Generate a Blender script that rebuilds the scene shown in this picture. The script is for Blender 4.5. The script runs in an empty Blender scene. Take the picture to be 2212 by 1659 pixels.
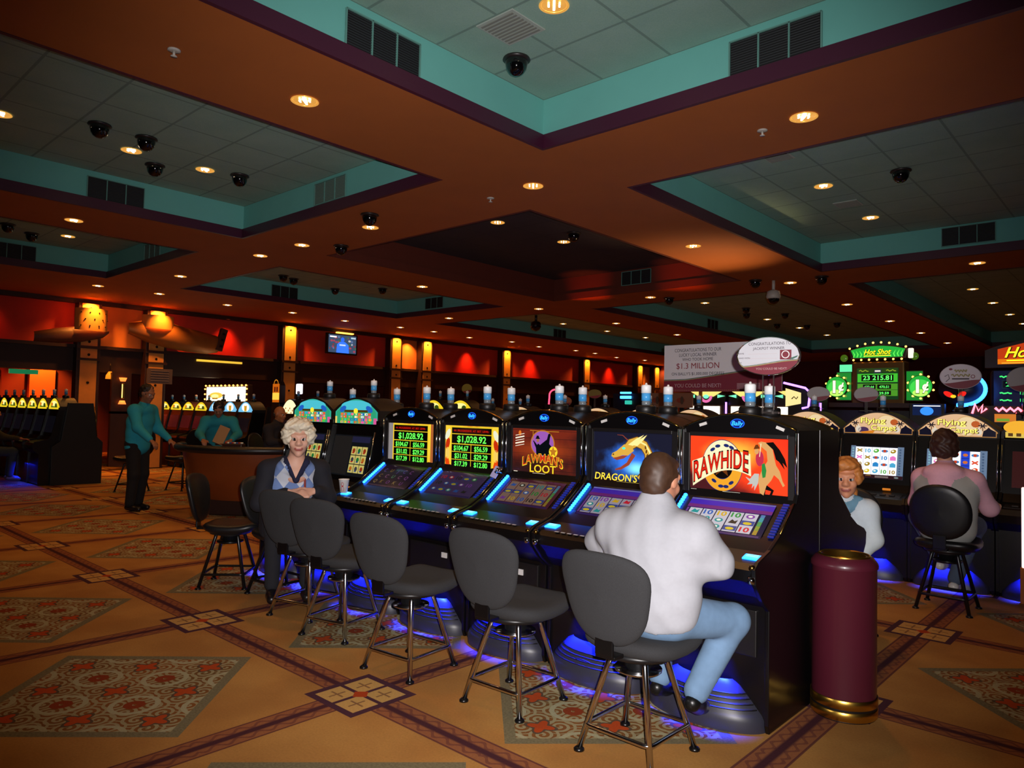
import bpy, bmesh, math, random
import numpy as np
from mathutils import Vector, Matrix
R = math.radians
PI = math.pi
SC = bpy.context.scene
COL = SC.collection
random.seed(7)

# ------------------------------------------------------------------ materials
def lin(h):
    h = h.lstrip('#')
    o = []
    for i in (0, 2, 4):
        c = int(h[i:i + 2], 16) / 255
        o.append(c / 12.92 if c <= .04045 else ((c + .055) / 1.055) ** 2.4)
    return (o[0], o[1], o[2], 1.0)

_MC = {}
def mat(name, col='808080', rough=.5, metal=0., emit=None, es=0., spec=.5, coat=0., trans=0., alpha=1., noise=0., nscale=40., sample=False, bump=0.):
    if name in _MC:
        return _MC[name]
    m = bpy.data.materials.new(name)
    m.use_nodes = True
    nt = m.node_tree
    b = nt.nodes['Principled BSDF']
    c = lin(col) if isinstance(col, str) else col
    b.inputs['Base Color'].default_value = c
    b.inputs['Roughness'].default_value = rough
    b.inputs['Metallic'].default_value = metal
    b.inputs['Specular IOR Level'].default_value = spec
    b.inputs['Coat Weight'].default_value = coat
    b.inputs['Transmission Weight'].default_value = trans
    b.inputs['Alpha'].default_value = alpha
    if emit:
        b.inputs['Emission Color'].default_value = lin(emit) if isinstance(emit, str) else emit
        b.inputs['Emission Strength'].default_value = es
        m.cycles.emission_sampling = 'AUTO' if sample else 'NONE'
    if noise or bump:
        tc = nt.nodes.new('ShaderNodeTexCoord')
        n = nt.nodes.new('ShaderNodeTexNoise')
        n.inputs['Scale'].default_value = nscale
        n.inputs['Detail'].default_value = 4
        nt.links.new(tc.outputs['Object'], n.inputs['Vector'])
        if noise:
            r = nt.nodes.new('ShaderNodeMapRange')
            r.inputs['To Min'].default_value = 1 - noise
            r.inputs['To Max'].default_value = 1 + noise
            nt.links.new(n.outputs['Fac'], r.inputs['Value'])
            h = nt.nodes.new('ShaderNodeMix')
            h.data_type = 'RGBA'
            h.blend_type = 'MULTIPLY'
            h.inputs['Factor'].default_value = 1
            h.inputs['A'].default_value = c
            nt.links.new(r.outputs['Result'], h.inputs['B'])
            nt.links.new(h.outputs['Result'], b.inputs['Base Color'])
        if bump:
            bp = nt.nodes.new('ShaderNodeBump')
            bp.inputs['Strength'].default_value = bump
            bp.inputs['Distance'].default_value = .004
            nt.links.new(n.outputs['Fac'], bp.inputs['Height'])
            nt.links.new(bp.outputs['Normal'], b.inputs['Normal'])
    _MC[name] = m
    return m

def glow(col, s=1.0, sample=False):
    return mat('glow_%s_%g' % (col, s), '050505', .25, emit=col, es=s * .75, sample=sample)

# a tiny expression layer over Math nodes
class S:
    nt = None
    def __init__(s, v): s.v = v
    @staticmethod
    def op(o, *a):
        n = S.nt.nodes.new('ShaderNodeMath')
        n.operation = o
        for i, x in enumerate(a):
            x = x.v if isinstance(x, S) else x
            if isinstance(x, (int, float)): n.inputs[i].default_value = x
            else: S.nt.links.new(x, n.inputs[i])
        return S(n.outputs[0])
    def __add__(s, o): return S.op('ADD', s, o)
    __radd__ = __add__
    def __sub__(s, o): return S.op('SUBTRACT', s, o)
    def __rsub__(s, o): return S.op('SUBTRACT', o, s)
    def __mul__(s, o): return S.op('MULTIPLY', s, o)
    __rmul__ = __mul__
    def __truediv__(s, o): return S.op('DIVIDE', s, o)
    def abs(s): return S.op('ABSOLUTE', s)
    def fr(s): return S.op('FRACT', s)
    def sin(s): return S.op('SINE', s)
    def lt(s, o): return S.op('LESS_THAN', s, o)
    def gt(s, o): return S.op('GREATER_THAN', s, o)
    def max(s, o): return S.op('MAXIMUM', s, o)
    def min(s, o): return S.op('MINIMUM', s, o)
    def sqrt(s): return S.op('SQRT', s)
    def atan2(s, o): return S.op('ARCTAN2', s, o)
    def sm(s, a, b):
        n = S.nt.nodes.new('ShaderNodeMapRange')
        n.interpolation_type = 'SMOOTHSTEP'
        S.nt.links.new(s.v, n.inputs['Value'])
        n.inputs['From Min'].default_value = a
        n.inputs['From Max'].default_value = b
        return S(n.outputs['Result'])

def mixc(f, a, b):
    n = S.nt.nodes.new('ShaderNodeMix')
    n.data_type = 'RGBA'
    for k, x in (('A', a), ('B', b)):
        if isinstance(x, str): n.inputs[k].default_value = lin(x)
        else: S.nt.links.new(x, n.inputs[k])
    f = f.v if isinstance(f, S) else f
    if isinstance(f, (int, float)): n.inputs['Factor'].default_value = f
    else: S.nt.links.new(f, n.inputs['Factor'])
    return n.outputs['Result']

def node_mat(name, rough=.9):
    m = bpy.data.materials.new(name)
    m.use_nodes = True
    S.nt = m.node_tree
    b = m.node_tree.nodes['Principled BSDF']
    b.inputs['Roughness'].default_value = rough
    g = S.nt.nodes.new('ShaderNodeNewGeometry')
    sp = S.nt.nodes.new('ShaderNodeSeparateXYZ')
    S.nt.links.new(g.outputs['Position'], sp.inputs[0])
    return m, b, S(sp.outputs[0]), S(sp.outputs[1]), S(sp.outputs[2]), g.outputs['Position']

def noise(pos, scale, detail=3, out='Fac'):
    n = S.nt.nodes.new('ShaderNodeTexNoise')
    n.inputs['Scale'].default_value = scale
    n.inputs['Detail'].default_value = detail
    S.nt.links.new(pos, n.inputs['Vector'])
    return S(n.outputs[out])

# ------------------------------------------------------------------ mesh builder
class MB:
    def __init__(s, M=None):
        s.v = []; s.f = []; s.mi = []; s.sm = []; s.mats = []
        s.M = M or Matrix.Identity(4)
    def m(s, mt):
        if mt not in s.mats: s.mats.append(mt)
        return s.mats.index(mt)
    def add(s, vs, fs, mt, smooth=False):
        b = len(s.v); k = s.m(mt)
        s.v.extend([tuple(s.M @ Vector(q)) for q in vs])
        for f in fs:
            s.f.append(tuple(b + i for i in f)); s.mi.append(k); s.sm.append(smooth)
        return s
    def bm(s, bm, mt, smooth=False):
        bm.verts.ensure_lookup_table(); bm.verts.index_update()
        s.add([v.co[:] for v in bm.verts], [[v.index for v in f.verts] for f in bm.faces], mt, smooth)
        bm.free(); return s
    def box(s, c, d, mt, bev=0., seg=2, rot=None):
        bm = bmesh.new()
        bmesh.ops.create_cube(bm, size=1)
        for v in bm.verts: v.co = Vector((v.co.x * d[0], v.co.y * d[1], v.co.z * d[2]))
        if bev: bmesh.ops.bevel(bm, geom=bm.edges[:], offset=bev, segments=seg, affect='EDGES', profile=.5)
        Mx = Matrix.Translation(c)
        if rot: Mx = Mx @ rot
        bmesh.ops.transform(bm, matrix=Mx, verts=bm.verts[:])
        return s.bm(bm, mt)
    def prism(s, pts, axis, a, b, mt, smooth=False, bev=0.):
        """pts: 2D outline (CCW or CW), extruded along axis from a to b. axis x: (y,z); y: (x,z); z: (x,y)"""
        bm = bmesh.new()
        def P(p, t):
            return (t, p[0], p[1]) if axis == 'x' else (p[0], t, p[1]) if axis == 'y' else (p[0], p[1], t)
        A = [bm.verts.new(P(p, a)) for p in pts]; B = [bm.verts.new(P(p, b)) for p in pts]
        n = len(pts)
        fa = bm.faces.new(A); fb = bm.faces.new(B[::-1])
        for i in range(n):
            bm.faces.new((A[i], B[i], B[(i + 1) % n], A[(i + 1) % n]))
        bmesh.ops.recalc_face_normals(bm, faces=bm.faces[:])
        if bev:
            es = [e for e in bm.edges if (e.verts[0] in A) == (e.verts[1] in A)]
            bmesh.ops.bevel(bm, geom=es, offset=bev, segments=2, affect='EDGES', profile=.5)
        bmesh.ops.triangulate(bm, faces=[f for f in bm.faces if len(f.verts) > 4])
        return s.bm(bm, mt, smooth)
    def tube(s, pts, r, mt, seg=10, closed=False, cap=True):
        pts = [Vector(p) for p in pts]; n = len(pts)
        rs = r if isinstance(r, (list, tuple)) else [r] * n
        vs = []; fs = []; up = None
        for i, p in enumerate(pts):
            if closed: t = (pts[(i + 1) % n] - pts[i - 1])
            else: t = pts[min(i + 1, n - 1)] - pts[max(i - 1, 0)]
            t.normalize()
            if up is None:
                up = t.orthogonal().normalized()
            up = (up - t * up.dot(t)).normalized(); w = t.cross(up)
            for k in range(seg):
                a = 2 * PI * k / seg
                vs.append(p + (up * math.cos(a) + w * math.sin(a)) * rs[i])
        m = n if closed else n - 1
        for i in range(m):
            for k in range(seg):
                j = (i + 1) % n; q = (k + 1) % seg
                fs.append((i * seg + k, i * seg + q, j * seg + q, j * seg + k))
        if cap and not closed:
            fs.append(tuple(range(seg))[::-1]); fs.append(tuple((n - 1) * seg + k for k in range(seg)))
        return s.add(vs, fs, mt, True)
    def lathe(s, prof, mt, seg=24, c=(0, 0, 0), sx=1., sy=1., cap0=True, cap1=True, smooth=True, a0=0., a1=2 * PI):
        full = abs(a1 - a0 - 2 * PI) < 1e-6
        vs = []; fs = []; k = seg if full else seg + 1
        for r, z in prof:
            for i in range(k):
                a = a0 + (a1 - a0) * i / seg
                vs.append((c[0] + r * math.cos(a) * sx, c[1] + r * math.sin(a) * sy, c[2] + z))
        for j in range(len(prof) - 1):
            for i in range(seg):
                q = (i + 1) % k
                fs.append((j * k + i, j * k + q, (j + 1) * k + q, (j + 1) * k + i))
        if cap0 and prof[0][0] > 1e-6: fs.append(tuple(range(k))[::-1])
        if cap1 and prof[-1][0] > 1e-6: fs.append(tuple((len(prof) - 1) * k + i for i in range(k)))
        return s.add(vs, fs, mt, smooth)
    def ball(s, c, r, mt, seg=16, rings=10, z0=-1., z1=1.):
        rx, ry, rz = r if isinstance(r, (tuple, list)) else (r, r, r)
        pr = []
        for i in range(rings + 1):
            t = z0 + (z1 - z0) * i / rings
            ang = -PI / 2 * abs(z0) + (PI / 2 * z1 + PI / 2 * abs(z0)) * i / rings if z0 <= 0 else PI / 2 * (z0 + (z1 - z0) * i / rings)
            pr.append((max(math.cos(ang), 1e-7), math.sin(ang) * rz))
        vs = []; fs = []
        for q, z in pr:
            for k in range(seg):
                a = 2 * PI * k / seg
                vs.append((c[0] + rx * q * math.cos(a), c[1] + ry * q * math.sin(a), c[2] + z))
        for j in range(rings):
            for k in range(seg):
                fs.append((j * seg + k, j * seg + (k + 1) % seg, (j + 1) * seg + (k + 1) % seg, (j + 1) * seg + k))
        return s.add(vs, fs, mt, True)
    def build(s, name, parent=None, loc=None, rotz=None):
        me = bpy.data.meshes.new(name)
        me.from_pydata(s.v, [], s.f)
        for x in s.mats: me.materials.append(x)
        me.polygons.foreach_set('material_index', s.mi)
        me.polygons.foreach_set('use_smooth', s.sm)
        me.update()
        o = bpy.data.objects.new(name, me)
        COL.objects.link(o)
        if parent: o.parent = parent
        if loc: o.location = loc
        if rotz is not None: o.rotation_euler = (0, 0, rotz)
        return o

def tag(o, label, cat, group=None, kind=None):
    if label: o['label'] = label
    if cat: o['category'] = cat
    if group: o['group'] = group
    if kind: o['kind'] = kind
    return o
def struct(o):
    o['kind'] = 'structure'; return o
def thing(name, label, cat, loc=(0, 0, 0), rotz=0., group=None):
    o = bpy.data.objects.new(name, None)
    o.empty_display_size = .05
    COL.objects.link(o)
    o.location = loc; o.rotation_euler = (0, 0, rotz)
    return tag(o, label, cat, group)
def dup(o, loc=None, rotz=None, label=None, group=None, parent=None):
    c = o.copy(); COL.objects.link(c)
    if parent: c.parent = parent
    if loc is not None: c.location = loc
    if rotz is not None: c.rotation_euler = (0, 0, rotz)
    if label: c['label'] = label
    if group: c['group'] = group
    for ch in list(o.children): dup(ch, parent=c)
    return c
def nth(i):
    return ['first', 'second', 'third', 'fourth', 'fifth', 'sixth', 'seventh', 'eighth', 'ninth', 'tenth', 'eleventh', 'twelfth', 'thirteenth', 'fourteenth', 'fifteenth'][i]

# ------------------------------------------------------------------ text and flat drawings on panels
_TS = bpy.data.scenes.new('text_tmp')
_TC = {}
def text2d(st, off=0., shear=0., space=1.):
    key = (st, off, shear, space)
    if key in _TC: return _TC[key]
    cu = bpy.data.curves.new('t', 'FONT')
    cu.body = st; cu.size = 1; cu.offset = off; cu.shear = shear; cu.space_character = space
    cu.fill_mode = 'FRONT'; cu.resolution_u = 3
    ob = bpy.data.objects.new('t', cu)
    _TS.collection.objects.link(ob)
    vl = _TS.view_layers[0]; vl.update()
    dg = vl.depsgraph
    me = bpy.data.meshes.new_from_object(ob.evaluated_get(dg))
    vs = [(v.co.x, v.co.y) for v in me.vertices]; fs = [tuple(p.vertices) for p in me.polygons]
    bpy.data.objects.remove(ob); bpy.data.meshes.remove(me); bpy.data.curves.remove(cu)
    _TC[key] = (vs, fs)
    return _TC[key]

class Panel:
    """flat drawing surface: origin o, unit axes u (right) and v (up), layered along the normal"""
    def __init__(s, mb, o, u, v, step=.0008):
        s.mb = mb; s.o = Vector(o); s.u = Vector(u).normalized(); s.v = Vector(v).normalized()
        s.n = s.u.cross(s.v); s.step = step
        s.bend = None
    def P(s, a, b, L):
        if s.bend: a, b = s.bend(a, b)
        return s.o + s.u * a + s.v * b + s.n * (L * s.step)
    def poly(s, pts, mt, L=1):
        bm = bmesh.new()
        vs = [bm.verts.new(s.P(a, b, L)) for a, b in pts]
        f = bm.faces.new(vs); f.normal_update()
        if f.normal.dot(s.n) < 0: f.normal_flip()
        if len(pts) > 4: bmesh.ops.triangulate(bm, faces=[f], ngon_method='EAR_CLIP')
        s.mb.bm(bm, mt); return s
    def rect(s, a0, b0, a1, b1, mt, L=1): return s.poly([(a0, b0), (a1, b0), (a1, b1), (a0, b1)], mt, L)
    def ell(s, a, b, ra, rb, mt, L=1, n=20, t0=0, t1=360, rot=0):
        cr, sr = math.cos(R(rot)), math.sin(R(rot)); pts = []
        k = n if t1 - t0 >= 360 else n + 1
        for i in range(k):
            t = R(t0 + (t1 - t0) * i / n); x, y = ra * math.cos(t), rb * math.sin(t)
            pts.append((a + x * cr - y * sr, b + x * sr + y * cr))
        return s.poly(pts, mt, L)
    def ring(s, a, b, r0, r1, mt, L=1, n=28, t0=0, t1=360, asp=1.):
        vs = []; fs = []
        for i in range(n + 1):
            t = R(t0 + (t1 - t0) * i / n)
            for r in (r0, r1): vs.append(s.P(a + r * math.cos(t), b + r * asp * math.sin(t), L))
        for i in range(n): fs.append((2 * i, 2 * i + 1, 2 * i + 3, 2 * i + 2))
        s.mb.add(vs, fs, mt); return s
    def stroke(s, pts, w, mt, L=1):
        n = len(pts); vs = []; fs = []
        ws = w if isinstance(w, (list, tuple)) else [w] * n
        for i in range(n):
            a = Vector(pts[max(i - 1, 0)]); b = Vector(pts[min(i + 1, n - 1)])
            t = (b - a).normalized(); nn = Vector((-t.y, t.x)) * ws[i] / 2; p = Vector(pts[i])
            vs.append(s.P(p.x + nn.x, p.y + nn.y, L)); vs.append(s.P(p.x - nn.x, p.y - nn.y, L))
        for i in range(n - 1): fs.append((2 * i + 1, 2 * i + 3, 2 * i + 2, 2 * i))
        s.mb.add(vs, fs, mt); return s
    def text(s, st, a, b, size, mt, L=2, al='c', off=0., shear=0., space=1., sx=1., fit=None):
        vs, fs = text2d(st, off, shear, space)
        x0 = min(v[0] for v in vs); x1 = max(v[0] for v in vs)
        if fit: sx = fit / ((x1 - x0) * size)
        d = {'c': (x0 + x1) / 2, 'l': x0, 'r': x1}[al]
        s.mb.add([s.P(a + (x - d) * size * sx, b + y * size, L) for x, y in vs], fs, mt); return s

# ------------------------------------------------------------------ organic shapes: smooth-blended solids meshed with surface nets
def sdf(p, P):
    k = p[0]
    if k == 'c':
        a, r0, b, r1 = (np.array(p[1], np.float32), p[2], np.array(p[3], np.float32), p[4])
        ab = b - a; L = float(ab @ ab) + 1e-9
        t = np.clip(((P - a) @ ab) / L, 0, 1)
        return np.linalg.norm(P - a - t[..., None] * ab, axis=-1) - (r0 + (r1 - r0) * t)
    if k == 'e':
        c, r = np.array(p[1], np.float32), np.array(p[2], np.float32)
        q = P - c
        if p[3] is not None: q = q @ np.array(p[3], np.float32)
        q = q / r
        l = np.linalg.norm(q, axis=-1); g = np.linalg.norm(q / r, axis=-1) + 1e-6
        return l * (l - 1) / g
    if k == 'f':   # elliptical limb: p0,(a,b), p1,(a,b), lateral
        a, b = np.array(p[1], np.float32), np.array(p[3], np.float32)
        ab = b - a; L = float(ab @ ab) + 1e-9
        t = np.clip(((P - a) @ ab) / L, 0, 1); q = P - a - t[..., None] * ab
        w = np.array(p[5], np.float32); ax = ab / math.sqrt(L); w = w - ax * float(w @ ax); w /= np.linalg.norm(w); d = np.cross(ax, w)
        ra = p[2][0] + (p[4][0] - p[2][0]) * t; rb = p[2][1] + (p[4][1] - p[2][1]) * t
        mn = np.minimum(ra, rb)
        return (np.sqrt(((q @ w) / ra) ** 2 + ((q @ d) / rb) ** 2 + ((q @ ax) / mn) ** 2) - 1) * mn
def bounds(p):
    if p[0] == 'e':
        r = max(p[2]); c = np.array(p[1]); return c - r, c + r
    r0, r1 = (p[2], p[4]) if p[0] == 'c' else (max(p[2]), max(p[4]))
    a, b = np.array(p[1]), np.array(p[3])
    return np.minimum(a - r0, b - r1), np.maximum(a + r0, b + r1)

def sdf_mesh(name, prims, vox, k, mats, parent=None, cuts=(), disp=None, carve=None):
    """prims: (shape..., tag last); mats: {tag: material}"""
    pad = .03 + k
    bs = [bounds(p) for p in prims]
    lo = np.min([b[0] for b in bs], 0) - pad; hi = np.max([b[1] for b in bs], 0) + pad
    n = np.ceil((hi - lo) / vox).astype(int) + 1
    D = np.full(n, 9., np.float32)
    ax = [(lo[i] + vox * np.arange(n[i])).astype(np.float32) for i in range(3)]
    for p, b in zip(prims, bs):
        i0 = np.maximum(((b[0] - pad - lo) / vox).astype(int), 0); i1 = np.minimum(((b[1] + pad - lo) / vox).astype(int) + 2, n)
        sl = tuple(slice(i0[i], i1[i]) for i in range(3))
        G = np.stack(np.meshgrid(*[ax[i][sl[i]] for i in range(3)], indexing='ij'), -1)
        d = sdf(p, G).astype(np.float32); o = D[sl]
        h = np.maximum(k - np.abs(d - o), 0) / k
        D[sl] = np.minimum(d, o) - h * h * k * .25
    if cuts or disp or carve:
        G = np.stack(np.meshgrid(*ax, indexing='ij'), -1)
        for q, nn in cuts:
            D = np.maximum(D, (G - np.array(q, np.float32)) @ np.array(nn, np.float32))
        if disp: D = D + disp(G)
        if carve: D = np.maximum(D, carve(G))
    s = D < 0
    c = np.zeros(np.array(n) - 1, np.int8); acc = np.zeros(tuple(np.array(n) - 1) + (3,), np.float32); cnt = np.zeros(np.array(n) - 1, np.float32)
    def sub(A, o): return A[o[0]:n[0] - 1 + o[0], o[1]:n[1] - 1 + o[1], o[2]:n[2] - 1 + o[2]]
    C = [(i, j, l) for i in (0, 1) for j in (0, 1) for l in (0, 1)]
    for o in C: c += sub(s, o)
    for o in C:
        for d in range(3):
            if o[d]: continue
            e = list(o); e[d] = 1
            A, B = sub(D, o), sub(D, e); x = (A < 0) != (B < 0)
            t = np.where(x, A / np.where(x, A - B, 1), 0)
            for q in range(3):
                acc[..., q] += np.where(x, o[q] + (t if q == d else 0), 0)
            cnt += x
    msk = (c > 0) & (c < 8)
    ids = np.full(msk.shape, -1, np.int64); ids[msk] = np.arange(msk.sum())
    V = (np.argwhere(msk) + acc[msk] / cnt[msk][:, None]) * vox + lo
    Q = []
    for d in range(3):
        a, b = [(1, 2), (2, 0), (0, 1)][d]
        sl0 = [slice(1, n[i] - 1) for i in range(3)]; sl0[d] = slice(0, n[d] - 1)
        sl1 = list(sl0); sl1[d] = slice(1, n[d])
        s0, s1 = s[tuple(sl0)], s[tuple(sl1)]
        E = np.argwhere(s0 != s1); off = np.array([sl0[i].start for i in range(3)]); E = E + off
        if not len(E): continue
        ea = np.zeros(3, int); ea[a] = 1; eb = np.zeros(3, int); eb[b] = 1
        q = np.stack([ids[tuple((E - ea - eb).T)], ids[tuple((E - eb).T)], ids[tuple(E.T)], ids[tuple((E - ea).T)]], 1)
        fl = ~s[tuple(E.T)]; q[fl] = q[fl][:, ::-1]; Q.append(q)
    Q = np.concatenate(Q)
    me = bpy.data.meshes.new(name)
    me.vertices.add(len(V)); me.vertices.foreach_set('co', V.astype(np.float32).ravel())
    me.loops.add(Q.size); me.loops.foreach_set('vertex_index', Q.ravel().astype(np.int32))
    me.polygons.add(len(Q)); me.polygons.foreach_set('loop_start', np.arange(0, Q.size, 4, dtype=np.int32))
    me.update(calc_edges=True)
    tags = list(mats)
    for t in tags: me.materials.append(mats[t])
    if len(tags) > 1:
        Fc = V[Q].mean(1).astype(np.float32); best = np.full(len(Fc), 9.); mi = np.zeros(len(Fc), np.int32)
        for p in prims:
            d = sdf(p, Fc); w = d < best
            best[w] = d[w]; mi[w] = tags.index(p[-1])
        me.polygons.foreach_set('material_index', mi)
    me.polygons.foreach_set('use_smooth', np.ones(len(Q), bool))
    me.validate(); me.update()
    o = bpy.data.objects.new(name, me); COL.objects.link(o)
    if parent: o.parent = parent
    return o
# ------------------------------------------------------------------ camera (a compact held at 1.48 m, tilted a little)
CX = (0.739198, 0.673131, 0.021919); CZ = (0.673424, -0.738290, -0.037783)
CX = Vector(CX).normalized(); CZ = Vector(CZ); CZ = (CZ - CX * CX.dot(CZ)).normalized(); CY = CZ.cross(CX)
cd = bpy.data.cameras.new('camera'); cam = bpy.data.objects.new('camera', cd); COL.objects.link(cam)
cd.sensor_fit = 'HORIZONTAL'; cd.sensor_width = 36; cd.lens = 1565.13 / 2212 * 36; cd.clip_end = 100
cam.matrix_world = Matrix(((CX.x, CY.x, CZ.x, 0), (CX.y, CY.y, CZ.y, 0), (CX.z, CY.z, CZ.z, 1.48), (0, 0, 0, 1)))
SC.camera = cam
SC.view_settings.view_transform = 'Standard'; SC.view_settings.look = 'None'
SC.view_settings.exposure = .75; SC.view_settings.gamma = 1
SC.cycles.max_bounces = 5; SC.cycles.diffuse_bounces = 3; SC.cycles.glossy_bounces = 3; SC.cycles.transmission_bounces = 4
SC.cycles.sample_clamp_indirect = 4; SC.cycles.caustics_reflective = False; SC.cycles.caustics_refractive = False
SC.cycles.use_denoising = True
w = bpy.data.worlds.new('world'); SC.world = w; w.use_nodes = True
w.node_tree.nodes['Background'].inputs[0].default_value = (.02, .012, .01, 1)
w.node_tree.nodes['Background'].inputs[1].default_value = .3

def lamp(name, kind, loc, energy, col, parent=None, size=.05, spot=None, blend=.5, aim=None, sy=None):
    k = '%s_%s_%g_%s' % (name, kind, energy, col)
    d = bpy.data.lights.get(k)
    if d is None:
        d = bpy.data.lights.new(k, kind); d.energy = energy; d.color = lin(col)[:3]
        if kind == 'AREA':
            d.shape = 'RECTANGLE' if sy else 'DISK'; d.size = size
            if sy: d.size_y = sy
        else: d.shadow_soft_size = size
        if kind == 'SPOT': d.spot_size = R(spot); d.spot_blend = blend
    o = bpy.data.objects.new(name, d); COL.objects.link(o)
    if parent: o.parent = parent
    o.location = loc
    if aim: o.rotation_euler = Vector(aim).to_track_quat('-Z', 'Y').to_euler()
    return o

# ------------------------------------------------------------------ materials of the room
def floor_mat():
    m, b, x, y, z, pos = node_mat('casino_carpet', .95)
    px, py = 1.815, 1.73
    fx = ((x + 3.12) / px + .5).fr() - .5; fy = ((y - 2.31) / py + .5).fr() - .5
    dx = fx.abs() * px; dy = fy.abs() * py             # distance to the crossing lines
    ln = dx.min(dy); al = dx.max(dy)                   # across / along
    n1 = noise(pos, 2.2, 3); n2 = noise(pos, 90, 2); n3 = noise(pos, 420, 1)
    base = mixc(n1.sm(.3, .75), 'A9743C', 'BC8848')
    # border band with a little scroll in it
    wob = (al * 62).sin() * .016
    band = 1 - ln.sm(.078, .088)
    scr = ((ln - .043 - wob).abs()).lt(.009)
    base = mixc(band * .75, base, '8C4E38')
    base = mixc(band * scr * .55, base, '5F3030')
    base = mixc(((ln - .082).abs()).lt(.006) * .8, base, '5A2C30')
    base = mixc((1 - ln.sm(.012, .03)) * .9, base, '3C1C2C')
    # medallion where the lines cross
    md = al
    base = mixc(md.lt(.205), base, '4E2E38')
    crs = dx.min(dy)
    base = mixc(md.lt(.165) * crs.gt(.012), base, 'C79A58')
    qd = (dx - .085).abs().min((dy - .085).abs()); qe = (dx - .085).abs().max((dy - .085).abs())
    base = mixc(md.lt(.165) * qd.lt(.006) * qe.lt(.05), base, '8C6440')
    base = mixc((dx + dy).lt(.05), base, 'B0421C')
    # ornate square set diagonally in every field
    ax = (fx.abs() - .5).abs() * px; ay = (fy.abs() - .5).abs() * py
    sx = ((x + 3.12) / px).fr() - .5; sy = ((y - 2.31) / py).fr() - .5
    gx = sx * px; gy = sy * py
    pan = ax + ay
    s = (gx + gy) * .7071; t = (gx - gy) * .7071
    P = .35
    cs = ((s / P + .5).fr() - .5) * P; ct = ((t / P + .5).fr() - .5) * P
    es = ((s / P).fr() - .5) * P; et = ((t / P).fr() - .5) * P
    rc = (cs * cs + ct * ct).sqrt(); re = (es * es + et * et).sqrt()
    fl = (ct.atan2(cs) * 4).sin() * .018 + .058           # flower outline
    hx = ((s / (P / 2) + .5).fr() - .5) * (P / 2); hy = ((t / (P / 2)).fr() - .5) * (P / 2)
    kx = ((s / (P / 2)).fr() - .5) * (P / 2); ky = ((t / (P / 2) + .5).fr() - .5) * (P / 2)
    r1 = (hx * hx + hy * hy).sqrt(); r2 = (kx * kx + ky * ky).sqrt()
    sw = ((r1 * 190 + hy.atan2(hx)).sin()).gt(.05) * r1.lt(.082)
    sw2 = ((r2 * 190 - ky.atan2(kx)).sin()).gt(.05) * r2.lt(.082)
    inn = mixc(n1.sm(.3, .8), '8C5428', '70512E')
    inn = mixc(sw.max(sw2) * .85, inn, 'A39872')
    inn = mixc(((re - .105).abs()).lt(.013), inn, 'A8A07E')
    inn = mixc((re - .03).abs().lt(.02), inn, '8A3A1E')
    inn = mixc(rc.lt(fl), inn, 'B4481E')
    inn = mixc((rc - fl).abs().lt(.008), inn, '5E4A38')
    brd = mixc(n2.sm(.3, .7), '74694E', '7F7456')
    inn = mixc(pan.sm(.665, .675), inn, brd)
    col = mixc(pan.lt(.745), base, inn)
    g = n2 * .35 + n3 * .35 + .65
    mx = S.nt.nodes.new('ShaderNodeMix'); mx.data_type = 'RGBA'; mx.blend_type = 'MULTIPLY'; mx.inputs['Factor'].default_value = 1
    S.nt.links.new(col, mx.inputs['A']); S.nt.links.new(g.v, mx.inputs['B'])
    S.nt.links.new(mx.outputs['Result'], b.inputs['Base Color'])
    b.inputs['Specular IOR Level'].default_value = .1
    return m

def tile_mat(name, c0, c1, line):
    m, b, x, y, z, pos = node_mat(name, .9)
    T = .61
    fx = ((x + 3.93) / T + .5).fr() - .5; fy = ((y - 4.63) / T + .5).fr() - .5
    d = fx.abs().min(fy.abs()) * T
    n1 = noise(pos, 3, 3); n2 = noise(pos, 120, 2)
    c = mixc((n1 * .5 + n2 * .5).sm(.3, .7), c0, c1)
    c = mixc(d.lt(.011) * .6, c, line)
    S.nt.links.new(c, b.inputs['Base Color'])
    return m

M_floor = floor_mat()
M_tile = tile_mat('ceiling_tile', '84A89A', '94B4A6', '5C746C')
M_tiled = tile_mat('ceiling_tile_dark', '2C2630', '342C34', '1E1A22')
M_sof = mat('soffit_paint', 'A4581E', .8, noise=.12, nscale=2.)
M_teal = mat('teal_paint', '6CB6AE', .85, noise=.06, nscale=4)
M_dkred = mat('dark_red_paint', '602414', .85, noise=.1, nscale=3)
M_trim = mat('plum_trim', '43142E', .45)
M_wallred = mat('red_wall', 'C4341E', .8, noise=.08, nscale=5)
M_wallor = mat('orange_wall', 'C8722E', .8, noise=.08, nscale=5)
M_maroon = mat('maroon_wall', '4C1620', .85, noise=.1, nscale=3)
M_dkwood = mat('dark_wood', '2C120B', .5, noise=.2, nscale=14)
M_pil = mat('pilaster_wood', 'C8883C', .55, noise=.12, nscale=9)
M_stud = mat('dark_stud', '20100A', .4, metal=.6)
M_bounce = mat('wall_plain', '3A2018', .9)

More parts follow.
